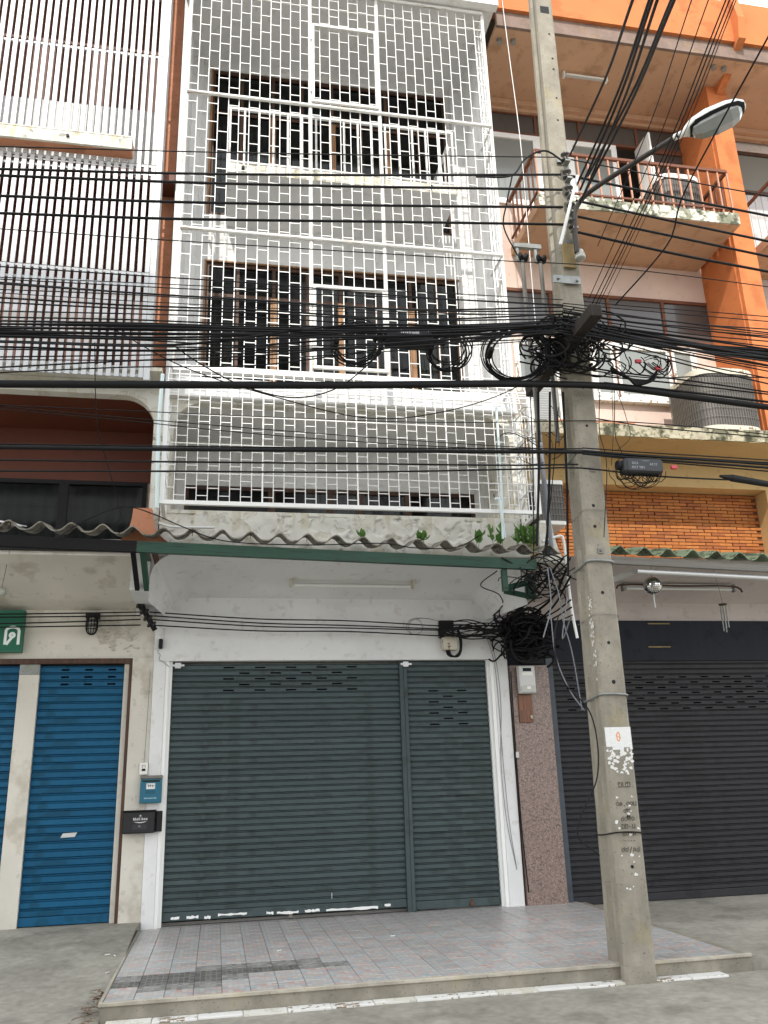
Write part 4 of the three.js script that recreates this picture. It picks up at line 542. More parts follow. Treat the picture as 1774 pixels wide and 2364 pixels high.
// ---------- cables ----------
const WIRES = [["power",0.006,-5.069,6.731,3.6,-2.082,7.015,3.6,-0.566,7.159,3.6,1.086,7.332,3.6,3.327,7.587,3.6],["power",0.012,-5.045,6.498,3.6,-2.058,6.772,3.6,-0.555,6.91,3.6,1.082,7.09,3.6,3.33,7.37,3.6],["power",0.013,-5.043,6.484,3.6,-2.051,6.703,3.6,-0.551,6.813,3.6,1.08,6.958,3.6,2.493,7.1,3.6,3.325,7.182,3.6],["power",0.013,-5.023,6.278,3.6,-2.03,6.489,3.6,-0.541,6.594,3.6,2.055,6.838,3.6,3.313,6.969,3.6],["power",0.013,-5.005,6.103,3.6,-2.012,6.309,3.6,-0.533,6.411,3.6,1.497,6.597,3.6,3.301,6.759,3.6],["service",0.005,-5.0,6.1,3.58,-2.001,6.163,3.58,-0.525,6.194,3.58,1.07,6.236,3.58,2.799,6.287,3.58,3.393,6.314,3.58,4.478,6.294,3.58,5.527,6.244,3.58,8.524,6.101,3.58],["power",0.007,3.432,7.578,3.6,4.54,7.479,3.6,5.727,7.385,3.6,8.718,7.148,3.6],["power",0.013,3.439,7.367,3.6,4.507,7.244,3.6,5.678,7.123,3.6,8.662,6.815,3.6],["power",0.013,3.464,7.065,3.6,4.463,6.937,3.6,5.616,6.795,3.6,8.594,6.428,3.6],["power",0.013,3.467,6.871,3.6,4.149,6.787,3.6,5.581,6.604,3.6,8.557,6.224,3.6],["power",0.014,3.447,6.682,3.6,4.406,6.541,3.6,5.545,6.415,3.6,8.527,6.085,3.6],["overhead",0.011,3.462,7.637,3.6,3.118,7.133,5.045,2.489,6.177,6.6,1.512,4.692,9.016],["overhead",0.011,3.5,7.267,3.6,3.177,6.928,5.102,2.54,6.074,6.7,1.545,4.74,9.196],["overhead",0.012,3.527,7.205,3.6,3.17,6.853,5.151,2.489,5.951,6.8,1.467,4.597,9.275],["overhead",0.011,3.534,7.094,3.6,3.165,6.757,5.202,2.454,5.832,6.9,1.419,4.485,9.373],["overhead",0.012,3.633,7.391,3.6,3.242,6.84,5.251,2.476,5.723,7.0,1.437,4.208,9.372],["overhead",0.012,3.482,7.004,3.6,3.154,6.622,5.307,2.419,5.6,7.1,1.413,4.201,9.555],["overhead thin",0.004,3.535,6.388,3.8,3.335,6.479,5.25,2.761,6.001,6.8,1.76,5.168,9.503],["overhead thin",0.004,3.376,5.781,3.8,3.297,6.161,5.308,2.799,5.895,6.9,1.915,5.423,9.727],["overhead thin",0.005,3.407,5.737,3.8,3.352,6.104,5.36,2.835,5.788,7.0,1.948,5.246,9.814],["overhead thin",0.005,3.436,5.715,3.8,3.348,6.052,5.409,2.776,5.665,7.1,1.837,5.029,9.877],["overhead thin",0.004,3.473,5.733,3.8,3.348,6.017,5.458,2.717,5.541,7.2,1.727,4.795,9.932],["overhead thin",0.003,3.556,5.797,3.8,3.362,6.003,5.505,2.647,5.415,7.3,1.585,4.542,9.966],["overhead thin",0.008,3.693,5.797,3.7,3.92,6.031,4.15,3.988,6.141,4.353,3.952,6.318,4.62,3.991,6.549,5.109,3.977,6.761,6.0,3.931,7.455,8.918],["comm",0.006,-5.001,5.829,3.45,-2.001,5.867,3.45,-0.899,5.881,3.45,0.268,5.897,3.45,1.715,5.881,3.45,3.269,5.92,3.45],["comm",0.005,-4.94,5.563,3.614,-1.941,5.639,3.614,-0.871,5.666,3.614,0.263,5.701,3.614,1.674,5.764,3.614,3.19,5.804,3.614],["comm",0.008,-4.891,5.525,3.779,-1.891,5.505,3.779,-0.846,5.498,3.779,0.257,5.517,3.779,1.628,5.536,3.779,3.111,5.683,3.779],["comm",0.007,-4.843,5.374,3.943,-1.843,5.392,3.943,-0.825,5.398,3.943,0.251,5.41,3.943,1.587,5.426,3.943,3.029,5.533,3.943],["comm",0.005,-4.943,5.452,3.567,-1.945,5.567,3.567,-0.872,5.608,3.567,0.266,5.623,3.567,1.679,5.638,3.567,3.202,5.729,3.567],["comm",0.008,-4.89,5.349,3.732,-1.89,5.389,3.732,-0.845,5.403,3.732,0.26,5.446,3.732,1.636,5.464,3.732,3.126,5.636,3.732],["comm",0.007,-4.838,5.171,3.896,-1.839,5.248,3.896,-0.822,5.274,3.896,0.254,5.318,3.896,1.595,5.355,3.896,3.043,5.483,3.896],["comm",0.006,-4.932,5.216,3.52,-1.937,5.384,3.52,-0.867,5.444,3.52,0.27,5.495,3.52,1.685,5.526,3.52,3.217,5.692,3.52],["comm",0.007,-4.88,5.066,3.685,-1.885,5.233,3.685,-0.843,5.291,3.685,0.264,5.327,3.685,1.644,5.409,3.685,3.139,5.579,3.685],["comm",0.009,-4.824,4.864,3.849,-1.832,5.077,3.849,-0.819,5.149,3.849,0.258,5.194,3.849,1.602,5.277,3.849,3.059,5.449,3.849],["comm",0.013,-4.928,5.089,3.473,-1.931,5.223,3.473,-0.861,5.271,3.473,0.274,5.355,3.473,1.692,5.446,3.473,3.235,5.681,3.473],["comm",0.012,-4.876,4.903,3.638,-1.883,5.113,3.638,-0.841,5.186,3.638,0.268,5.251,3.638,1.651,5.33,3.638,3.154,5.54,3.638],["comm",0.006,-4.829,4.834,3.802,-1.833,4.984,3.802,-0.817,5.035,3.802,0.263,5.051,3.802,1.609,5.191,3.802,3.077,5.437,3.802],["comm",0.006,-4.781,4.741,3.967,-1.783,4.85,3.967,-0.793,4.886,3.967,0.256,4.945,3.967,1.567,5.055,3.967,2.998,5.313,3.967],["comm",0.006,-4.877,4.83,3.591,-1.881,4.985,3.591,-0.837,5.039,3.591,0.272,5.122,3.591,1.659,5.271,3.591,3.174,5.547,3.591],["comm",0.006,-4.818,4.578,3.755,-1.828,4.829,3.755,-0.814,4.914,3.755,0.265,5.014,3.755,1.62,5.213,3.755,3.093,5.41,3.755],["comm",0.007,-4.75,4.279,3.92,-1.774,4.654,3.92,-0.791,4.778,3.92,0.259,4.899,3.92,1.58,5.124,3.92,3.018,5.321,3.92],["comm",0.006,-4.853,4.451,3.544,-1.872,4.792,3.544,-0.833,4.911,3.544,0.275,5.004,3.544,1.67,5.296,3.544,3.187,5.49,3.544],["comm",0.005,-4.833,4.644,3.708,-1.839,4.829,3.708,-0.817,4.892,3.708,0.268,4.977,3.708,1.628,5.164,3.708,3.11,5.389,3.708],["comm",0.004,-4.867,5.374,3.873,-1.869,5.496,3.873,-0.84,5.538,3.873,0.252,5.577,3.873,1.613,5.661,3.873,3.075,5.702,3.873],["comm",0.004,-4.961,5.539,3.497,-1.961,5.575,3.497,-0.877,5.588,3.497,0.269,5.613,3.497,1.696,5.66,3.497,3.236,5.782,3.497],["comm",0.01,-4.873,4.917,3.661,-1.881,5.141,3.661,-0.841,5.219,3.661,0.266,5.278,3.661,1.647,5.362,3.661,3.145,5.547,3.661],["comm",0.006,-4.835,4.936,3.826,-1.841,5.118,3.826,-0.823,5.18,3.826,0.259,5.225,3.826,1.609,5.312,3.826,3.073,5.492,3.826],["comm right",0.005,3.275,5.988,3.45,3.974,5.967,3.45,4.746,5.971,3.45,5.564,5.969,3.45,8.564,5.962,3.45],["comm right",0.005,3.203,5.846,3.592,3.887,5.833,3.592,4.641,5.826,3.592,5.439,5.82,3.592,8.439,5.797,3.592],["comm right",0.006,3.134,5.73,3.734,3.798,5.676,3.734,4.528,5.636,3.734,5.308,5.639,3.734,8.308,5.651,3.734],["comm right",0.007,3.064,5.606,3.876,3.715,5.571,3.876,4.431,5.546,3.876,5.188,5.51,3.876,8.185,5.367,3.876],["comm right",0.006,3.249,5.841,3.478,3.935,5.77,3.478,4.696,5.757,3.478,5.501,5.738,3.478,8.5,5.667,3.478],["comm right",0.007,3.179,5.721,3.621,3.853,5.672,3.621,4.596,5.644,3.621,5.38,5.61,3.621,8.377,5.48,3.621],["comm right",0.006,3.11,5.603,3.763,3.767,5.545,3.763,4.49,5.498,3.763,5.26,5.483,3.763,8.259,5.425,3.763],["comm right",0.006,3.04,5.482,3.905,3.682,5.423,3.905,4.388,5.378,3.905,5.136,5.339,3.905,8.132,5.183,3.905],["comm right",0.013,3.225,5.715,3.507,3.906,5.654,3.507,4.648,5.553,3.507,5.439,5.513,3.507,8.435,5.361,3.507],["comm right",0.013,3.156,5.608,3.649,3.823,5.545,3.649,4.55,5.456,3.649,5.321,5.394,3.649,8.311,5.154,3.649],["comm right",0.012,3.088,5.502,3.791,3.735,5.407,3.791,4.452,5.36,3.791,5.203,5.282,3.791,8.187,4.972,3.791],["comm right",0.008,3.02,5.405,3.933,3.653,5.309,3.933,4.347,5.219,3.933,5.084,5.162,3.933,8.075,4.931,3.933],["comm right",0.006,3.206,5.639,3.535,3.876,5.529,3.535,4.61,5.42,3.535,5.387,5.336,3.535,8.37,5.014,3.535],["comm right",0.006,3.137,5.529,3.677,3.794,5.431,3.677,4.509,5.305,3.677,5.264,5.198,3.677,8.234,4.777,3.677],["comm right",0.006,3.067,5.41,3.819,3.708,5.301,3.819,4.402,5.149,3.819,5.139,5.043,3.819,8.108,4.616,3.819],["comm right",0.007,2.997,5.289,3.962,3.622,5.17,3.962,4.301,5.032,3.962,5.016,4.906,3.962,7.97,4.385,3.962],["comm right",0.012,3.195,5.646,3.564,3.866,5.553,3.564,4.606,5.497,3.564,5.391,5.459,3.564,8.387,5.314,3.564],["comm right",0.009,3.135,5.63,3.706,3.793,5.534,3.706,4.521,5.488,3.706,5.288,5.429,3.706,8.279,5.199,3.706],["comm right",0.006,3.073,5.587,3.848,3.724,5.539,3.848,4.441,5.5,3.848,5.203,5.489,3.848,8.203,5.446,3.848],["comm right",0.008,2.739,5.226,3.5,3.348,5.141,3.5,4.346,5.096,3.5,5.355,5.037,3.5,8.35,4.862,3.5],["comm right",0.008,2.725,5.277,3.55,3.597,5.164,3.55,4.505,5.105,3.55,5.321,5.035,3.55,8.31,4.779,3.55],["comm right",0.006,3.261,5.14,3.6,4.015,5.086,3.6,4.67,5.147,3.6,5.311,5.168,3.6,8.309,5.266,3.6],["comm",0.007,-4.932,5.079,3.456,-1.936,5.233,3.456,-0.492,5.307,3.456,1.075,5.472,3.456,2.345,5.598,3.456,3.244,5.698,3.456],["comm",0.011,-4.816,4.781,3.834,-1.82,4.926,3.834,-0.46,4.992,3.834,1.017,5.292,3.834,2.218,5.374,3.834,3.063,5.429,3.834],["comm",0.009,-4.948,5.177,3.432,-1.952,5.34,3.432,-0.498,5.419,3.432,1.078,5.465,3.432,2.352,5.586,3.432,3.252,5.68,3.432],["comm",0.006,-4.832,4.816,3.78,-1.836,4.962,3.78,-0.464,5.029,3.78,1.024,5.251,3.78,2.234,5.383,3.78,3.091,5.489,3.78],["comm",0.011,-4.914,5.07,3.532,-1.918,5.227,3.532,-0.488,5.302,3.532,1.063,5.45,3.532,2.318,5.532,3.532,3.201,5.584,3.532],["comm",0.009,-4.843,4.793,3.725,-1.846,4.936,3.725,-0.466,5.002,3.725,1.031,5.217,3.725,2.249,5.353,3.725,3.111,5.466,3.725],["comm",0.009,-4.899,4.991,3.563,-1.903,5.143,3.563,-0.483,5.215,3.563,1.058,5.383,3.563,2.31,5.543,3.563,3.198,5.678,3.563],["comm",0.009,-4.905,5.069,3.574,-1.909,5.231,3.574,-0.486,5.308,3.574,1.056,5.386,3.574,2.305,5.519,3.574,3.189,5.626,3.574],["comm",0.009,-4.814,4.813,3.861,-1.818,4.963,3.861,-0.461,5.031,3.861,1.011,5.162,3.861,2.204,5.283,3.861,3.047,5.38,3.861],["comm right",0.008,3.005,5.492,3.888,3.682,5.358,3.888,4.377,5.242,3.888,5.111,5.144,3.888,8.085,4.747,3.888],["comm right",0.012,2.991,5.358,3.89,3.672,5.287,3.89,4.377,5.248,3.89,5.125,5.225,3.89,8.124,5.133,3.89],["comm right",0.008,3.165,5.703,3.541,3.882,5.6,3.541,4.623,5.525,3.541,5.407,5.467,3.541,8.399,5.246,3.541],["comm right",0.008,3.192,5.759,3.486,3.913,5.626,3.486,4.654,5.515,3.486,5.437,5.422,3.486,8.416,5.068,3.486],["comm right",0.012,3.004,5.401,3.868,3.686,5.317,3.868,4.391,5.262,3.868,5.139,5.223,3.868,8.135,5.067,3.868],["comm right",0.012,3.166,5.688,3.535,3.882,5.577,3.535,4.621,5.491,3.535,5.403,5.422,3.535,8.391,5.158,3.535],["comm right",0.012,3.114,5.513,3.621,3.826,5.465,3.621,4.566,5.455,3.621,5.352,5.461,3.621,8.352,5.484,3.621],["comm right",0.012,3.18,5.654,3.49,3.906,5.584,3.49,4.657,5.55,3.49,5.454,5.533,3.49,8.453,5.469,3.49],["comm right",0.006,3.183,5.646,3.483,3.901,5.524,3.483,4.641,5.425,3.483,5.424,5.345,3.483,8.408,5.04,3.483],["comm right",0.006,3.106,5.519,3.641,3.817,5.472,3.641,4.555,5.463,3.641,5.34,5.47,3.641,8.34,5.497,3.641],["comm right",0.008,3.136,5.611,3.59,3.849,5.523,3.59,4.585,5.465,3.59,5.366,5.425,3.59,8.362,5.272,3.59],["comm right",0.006,3.057,5.496,3.759,3.751,5.402,3.759,4.466,5.334,3.759,5.225,5.284,3.759,8.219,5.087,3.759],["thick",0.031,-4.836,4.484,3.62,-1.841,4.649,3.62,-0.459,4.725,3.62,1.04,4.812,3.62,2.671,4.925,3.62,3.54,4.955,3.62,4.251,4.906,3.62,5.235,4.833,3.62,8.227,4.611,3.62],["comm",0.006,-4.844,4.522,3.6,-1.849,4.69,3.6,-0.461,4.768,3.6,1.043,4.857,3.6,2.682,4.971,3.6,3.555,5.003,3.6],["comm right",0.012,3.543,5.012,3.58,4.283,4.974,3.58,5.277,4.91,3.58,8.271,4.717,3.58],["lower",0.004,-4.841,4.479,3.55,-1.841,4.494,3.55,-0.809,4.499,3.55,0.282,4.501,3.55,1.838,4.527,3.55,3.226,4.612,3.55],["lower",0.004,-4.836,4.631,3.55,-1.84,4.483,3.55,-0.805,4.432,3.55,0.284,4.386,3.55,1.829,4.336,3.55,3.195,4.312,3.55],["lower",0.004,-4.831,4.615,3.56,-1.835,4.455,3.56,-0.802,4.4,3.56,0.284,4.333,3.56,1.824,4.29,3.56,3.189,4.3,3.56],["lower",0.019,-4.79,4.01,3.6,-1.791,4.103,3.6,-0.434,4.145,3.6,1.032,4.198,3.6,2.623,4.255,3.6,3.234,4.281,3.6],["lower",0.006,-4.792,4.037,3.6,-1.793,4.13,3.6,-0.435,4.172,3.6,1.032,4.222,3.6,3.237,4.312,3.6],["lower",0.008,-4.778,3.903,3.6,-1.779,3.992,3.6,-0.429,4.032,3.6,1.03,4.076,3.6,2.612,4.124,3.6,3.178,4.155,3.6],["lower",0.008,-4.768,3.79,3.6,-1.77,3.899,3.6,-0.426,3.948,3.6,1.028,3.996,3.6,2.609,4.086,3.6,3.174,4.121,3.6,3.876,4.072,3.6,5.103,4.056,3.6,8.103,4.017,3.6],["lower",0.006,3.238,4.32,3.6,3.908,4.301,3.6,4.531,4.291,3.6,5.145,4.279,3.6,8.144,4.22,3.6],["lower",0.013,3.235,4.29,3.6,3.903,4.265,3.6,4.525,4.251,3.6,5.136,4.234,3.6,8.135,4.151,3.6],["lower",0.012,3.232,4.268,3.6,3.899,4.238,3.6,4.52,4.219,3.6,5.13,4.199,3.6,8.128,4.101,3.6],["lower",0.007,3.232,4.26,3.6,3.896,4.219,3.6,4.515,4.192,3.6,5.123,4.163,3.6,8.12,4.02,3.6],["lower",0.006,3.235,4.294,3.6,3.904,4.275,3.6,4.527,4.264,3.6,5.14,4.252,3.6,8.139,4.193,3.6],["lower",0.006,3.479,4.722,3.4,4.06,4.66,3.4,5.342,4.607,3.4,8.339,4.483,3.4],["lower",0.005,2.686,4.597,3.5,3.559,4.651,3.5,4.462,4.637,3.5,5.272,4.594,3.5,8.268,4.435,3.5],["drop",0.005,-1.045,5.322,3.5,-0.401,4.972,3.5,0.472,4.709,3.5,1.25,4.561,3.5,1.856,4.636,3.5,2.628,4.923,3.5,3.339,5.478,3.5],["drop",0.006,-0.465,5.159,3.5,-0.253,5.005,3.513,0.128,4.799,3.534,0.583,4.697,3.557,0.968,4.808,3.576,1.369,5.169,3.6],["drop",0.004,-1.145,5.153,3.5,-1.201,4.958,2.907,-1.224,4.775,2.468,-1.18,4.607,2.094,-1.125,4.416,1.719,-1.082,4.234,1.4],["drop",0.006,-1.716,3.87,1.62,-1.396,4.109,1.62,-1.017,4.262,1.62,-0.751,4.198,1.62,-0.435,4.063,1.62,-0.027,3.921,1.62,0.843,3.887,1.62,1.794,3.921,1.62,2.036,3.882,1.62,2.581,3.903,1.62,2.842,4.045,1.62],["drop",0.004,-1.229,3.961,1.5,-1.069,4.193,1.5],["drop",0.01,2.411,7.231,3.6,2.797,7.299,3.6,2.966,7.53,3.6,3.19,7.651,3.6,3.371,7.543,3.6],["drop",0.008,2.796,7.289,3.6,2.75,7.025,3.498,2.727,6.82,3.42,2.897,6.557,3.3],["drop",0.013,2.941,4.966,3.4,2.917,4.213,3.3,2.869,3.484,3.2],["drop",0.012,3.061,4.974,3.4,3.019,4.173,3.3,2.955,3.403,3.2],["drop",0.012,3.195,4.981,3.4,3.183,4.07,3.3,3.148,3.199,3.2],["drop",0.006,2.861,4.962,3.4,2.854,4.145,3.3,2.824,3.359,3.2],["drop",0.005,3.134,4.817,3.4,3.038,4.075,3.3,2.921,3.36,3.2],["drop",0.006,2.913,2.785,3.45,2.849,2.555,3.455,2.892,2.22,3.462,3.098,1.962,3.47,3.141,1.676,3.477,3.098,1.399,3.483,2.917,1.101,3.491,2.883,0.971,3.495,3.05,0.817,3.5],["drop",0.004,3.477,4.902,3.6,3.428,4.477,3.6,3.462,4.218,3.6,3.352,3.465,3.6],["drop",0.004,3.641,4.98,3.6,3.584,4.44,3.6,3.624,4.268,3.6,3.543,4.179,3.6],["drop",0.003,3.61,4.979,3.6,3.558,4.439,3.6,3.506,4.156,3.6],["drop",0.003,3.63,4.97,3.62,3.702,4.659,3.62,3.718,4.438,3.62,3.57,4.301,3.62],["shopfront",0.008,-5.463,3.317,0.28,-2.464,3.374,0.28,-1.624,3.39,0.28,-0.926,3.407,0.28],["shopfront",0.008,-0.828,3.407,0.28,0.453,3.33,0.28,1.498,3.313,0.28,2.664,3.252,0.28],["shopfront",0.008,-5.46,3.293,0.28,-2.46,3.339,0.28,-1.621,3.352,0.28,-0.924,3.366,0.28],["shopfront",0.008,-0.826,3.366,0.28,0.454,3.281,0.28,1.497,3.255,0.28,2.662,3.214,0.28],["shopfront",0.008,-5.451,3.168,0.28,-2.453,3.265,0.28,-1.616,3.292,0.28,-0.921,3.32,0.28],["shopfront",0.008,-0.824,3.32,0.28,0.454,3.242,0.28,1.497,3.223,0.28,2.662,3.198,0.28],["shopfront",0.008,-5.449,3.171,0.28,-2.449,3.225,0.28,-1.612,3.24,0.28,-0.918,3.254,0.28],["shopfront",0.008,-0.82,3.254,0.28,0.455,3.187,0.28,1.496,3.181,0.28,2.658,3.128,0.28],["bundle",0.012,3.677,3.71,1.9,3.576,3.478,1.157,3.434,3.242,0.5],["bundle",0.009,3.622,3.66,1.9,3.625,3.445,1.182,3.468,3.323,0.5],["bundle",0.014,3.718,3.613,1.9,3.836,3.452,1.163,3.81,3.351,0.5],["bundle",0.012,3.748,3.516,1.9,3.85,3.341,1.084,3.828,3.243,0.5],["bundle",0.01,3.721,3.25,1.9,3.819,3.256,1.178,3.861,3.286,0.5],["bundle",0.01,3.722,3.169,1.9,3.792,3.179,1.089,3.798,3.215,0.5],["bundle",0.008,3.723,3.418,1.9,3.625,3.334,1.259,3.41,3.295,0.5],["bundle",0.008,3.723,3.084,1.9,3.824,3.139,1.131,3.879,3.178,0.5],["bundle",0.011,2.638,3.162,0.3,3.003,3.23,0.358,3.377,3.232,0.416,3.642,3.198,0.458,3.909,3.19,0.5],["bundle",0.006,2.635,3.099,0.3,3.0,3.172,0.357,3.375,3.196,0.414,3.643,3.202,0.455,3.898,3.07,0.5],["bundle",0.006,2.641,3.223,0.3,2.995,3.098,0.356,3.383,3.326,0.42,3.655,3.368,0.46,3.919,3.3,0.5],["bundle",0.011,2.641,3.213,0.3,3.003,3.216,0.354,3.371,3.124,0.41,3.637,3.107,0.45,3.92,3.314,0.5],["bundle",0.008,2.641,3.212,0.3,2.996,3.113,0.357,3.368,3.101,0.414,3.632,3.071,0.455,3.909,3.191,0.5],["bundle",0.008,2.639,3.19,0.3,3.003,3.219,0.356,3.372,3.155,0.414,3.639,3.154,0.455,3.894,3.033,0.5],["bundle",0.008,2.643,3.258,0.3,3.01,3.315,0.354,3.378,3.214,0.409,3.651,3.278,0.449,3.895,3.043,0.5],["bundle",0.006,2.637,3.135,0.3,2.997,3.12,0.356,3.379,3.269,0.418,3.642,3.211,0.459,3.911,3.216,0.5],["bundle",0.008,2.637,3.135,0.3,3.005,3.26,0.359,3.38,3.263,0.415,3.647,3.253,0.456,3.925,3.37,0.5],["bundle",0.008,2.639,3.191,0.3,2.994,3.079,0.358,3.367,3.097,0.416,3.636,3.134,0.458,3.899,3.082,0.5],["bundle",0.006,2.644,3.283,0.3,3.008,3.29,0.356,3.368,3.122,0.418,3.634,3.115,0.459,3.905,3.145,0.5],["bundle",0.011,2.639,3.183,0.3,3.002,3.207,0.357,3.374,3.184,0.416,3.641,3.192,0.457,3.903,3.13,0.5],["bundle",0.006,2.644,3.286,0.3,3.001,3.186,0.356,3.375,3.19,0.413,3.648,3.259,0.455,3.927,3.39,0.5],["bundle",0.006,2.644,3.283,0.3,2.996,3.131,0.36,3.372,3.167,0.418,3.64,3.187,0.459,3.909,3.199,0.5],["bundle",0.011,2.638,3.16,0.3,2.996,3.112,0.356,3.372,3.162,0.415,3.647,3.26,0.459,3.913,3.239,0.5],["bundle",0.011,2.642,3.248,0.3,3.005,3.249,0.354,3.374,3.169,0.412,3.649,3.265,0.454,3.929,3.407,0.5],["drop",0.007,3.115,3.711,1.3,3.004,3.616,0.994,3.344,3.556,0.676,3.437,3.434,0.486,3.394,3.332,0.3],["drop",0.006,3.226,3.431,2.6,3.245,3.142,2.712,3.218,2.865,2.82,3.22,2.555,2.948,3.157,1.983,3.2],["drop",0.006,3.189,2.948,2.6,3.102,2.488,2.854,3.125,2.146,3.074,3.178,1.983,3.2],["drop",0.006,3.203,3.431,2.6,3.062,2.968,2.93,2.853,2.627,3.2],["drop",0.006,3.379,3.123,2.6,3.135,2.653,2.972,3.144,2.834,3.2]];
const WG = {
  power: ['power_line', 'black power line tied off at the insulator rack on the concrete pole', 'power line', 'power lines on the insulator rack'],
  service: ['service_cable', 'lone thin cable crossing just above the galvanised plate on the pole', 'cable', null],
  overhead: ['overhead_wire', 'thick black wire climbing from the pole rack out over the street', 'wire', 'thick wires crossing the street'],
  'overhead thin': ['overhead_wire', 'thin dark wire rising from the pole tangle out over the street', 'wire', 'thin wires crossing the street'],
  comm: ['communication_cable', 'black communication cable in the bundle stretched before the white house', 'cable', 'communication bundle before the white house'],
  'comm right': ['communication_cable', 'black communication cable in the bundle leading past the orange house', 'cable', 'communication bundle before the orange house'],
  thick: ['trunk_cable', 'thickest black cable hanging straight below the communication bundle', 'cable', null],
  lower: ['lower_cable', 'black cable in the lower run level with the first-floor cage', 'cable', 'lower cable run'],
  drop: ['drop_wire', 'loose dark drop wire hanging off the cable runs', 'wire', 'loose drop wires'],
  shopfront: ['service_line', 'black service line strung along the wall above the shutters', 'cable', 'service lines above the shutters'],
  bundle: ['feeder_cable', 'black feeder cable in the messy bundle above the granite pier', 'cable', 'feeder cables above the granite pier'],
};
const WC = {}, DROPS = ['long drop wire sagging deepest across the first-floor cage', 'short drop wire looping from bundle to the first cable coil', 'drop wire hanging down past the brown arched recess', 'wire lying along the top of the corrugated awning', 'short wire end behind the awning by the terracotta pier foot', 'wire arching over the pole face to the topmost insulator', 'slack wire curving down to the spool insulators', null, null, null, null, null, 'long dark wire snaking down the pole beside the white paint patch', 'wire hanging from thick cable down in front of the brick panel'];
WIRES.forEach(([g, r, ...c], i) => { const pts = []; for (let k = 0; k < c.length; k += 3) pts.push(V(c[k], c[k + 1], c[k + 2])); let [n, l, cat, gr] = WG[g]; const th = r < 0.0055 ? 'thin' : r < 0.0095 ? 'medium' : 'thick';
  if (g === 'power') { const k = WC.power = (WC.power ?? -1) + 1, nth = ['topmost', 'second', 'third', 'fourth', 'lowest'][k % 5]; l = `black power line on the ${nth} rack insulator, leading ${k < 5 ? 'past the white house' : 'past the orange house'}`; gr = 'power lines on the insulator rack'; }
  else if (g === 'comm' || g === 'comm right' || g === 'lower') { l = l.replace('black', `${th} black`); gr = `${th} ${gr}`; }
  else if (g === 'drop') { const k = WC.drop = (WC.drop ?? -1) + 1; if (DROPS[k]) { l = DROPS[k]; gr = null; } }
  if (gr && WC[l] === undefined) WC[l] = 1; single(n, l, cat, tube(pts, r, Math.max(14, pts.length * 7), r > 0.01 ? 8 : 6), g === 'drop' && WC.drop > 17 ? M.cableG : M.cable, gr || undefined); });
function coil(label, cx, cy, z, r, n, sq, tilt, m = M.cable, group) { const gs = []; for (let k = 0; k < n; k++) { const pts = [], R = r * (0.86 + 0.2 * rnd()), ox = rr(-0.03, 0.03), oy = rr(-0.03, 0.03), oz = rr(-0.05, 0.05); for (let i = 0; i <= 20; i++) { const t = i / 20 * 6.283; pts.push(V(cx + ox + R * Math.cos(t) * sq, cy + oy + R * Math.sin(t), z + oz + tilt * R * Math.cos(t))); } gs.push(tube(pts, 0.0065, 40, 5)); } gs.push(cyl([cx - r * sq * 0.93, cy - 0.02, z - 0.05], [cx - r * sq * 0.93, cy + 0.02, z + 0.05], 0.03, 0.03, 8)); return single('cable_coil', label, 'coil', join(gs), m, group); }
coil('round coil of black cable hung before the second-floor windows', 1.16, 5.26, 3.55, 0.22, 7, 0.98, 0.3);
coil('half-hidden cable coil right of the lettered splice closure', 2.02, 5.27, 3.55, 0.19, 7, 0.95, 0.3);
coil('large loose cable coil hung between white cage and pole', 2.72, 5.30, 3.5, 0.29, 11, 1.0, 0.35);
{ const c = single('cable_coil', 'thick black cable loop sagging under the bundle beside the orange house', 'coil', join([0, 1, 2, 3, 4].map(k => tube([[3.62, 5.17 - 0.01 * k, 3.6], [3.72, 5.08 - k * 0.012, 3.62 + 0.02 * k], [3.86, 5.04 - k * 0.012, 3.62], [4.0, 5.06 - k * 0.01, 3.6 + 0.02 * k], [4.10, 5.16, 3.6]], 0.012, 24, 6))), M.cable); }
// tangles: nobody could count the ends
function tangle(name, label, cx, cy, cz, sx, sy, sz, n, rad, curl) { const gs = []; for (let k = 0; k < n; k++) { const pts = []; let p = V(cx + sx * (rnd() - 0.5) * 2, cy + sy * (rnd() - 0.5) * 2, cz + sz * (rnd() - 0.5) * 2), d = V((rnd() - 0.5) * 2, (rnd() - 0.5) * 0.5, (rnd() - 0.5) * 0.6).normalize(); const ax = V(rnd() - 0.5, rnd() - 0.5, (rnd() - 0.5) * 2).normalize(), tw = curl * (0.15 + 0.5 * rnd()) * (rnd() < 0.5 ? -1 : 1), m = 9 + Math.floor(rnd() * 9); for (let i = 0; i < m; i++) { pts.push(p.clone()); d.applyAxisAngle(ax, tw * (0.4 + 0.8 * rnd())); p = p.clone().addScaledVector(d, 0.045 + 0.03 * rnd()); p.x += (cx - p.x) * 0.05; p.y += (cy - p.y) * 0.10; p.z += (cz - p.z) * 0.12; } gs.push(tube(pts, rad * (0.6 + 0.9 * rnd()), m * 3, 5)); } const o = single(name, label, 'cables', join(gs), M.cable); o.userData.kind = 'stuff'; return o; }
tangle('cable_tangle', 'dense knot of black cables around the timber crossarm on the pole', 3.25, 5.34, 3.65, 0.45, 0.10, 0.25, 90, 0.007, 0.9);
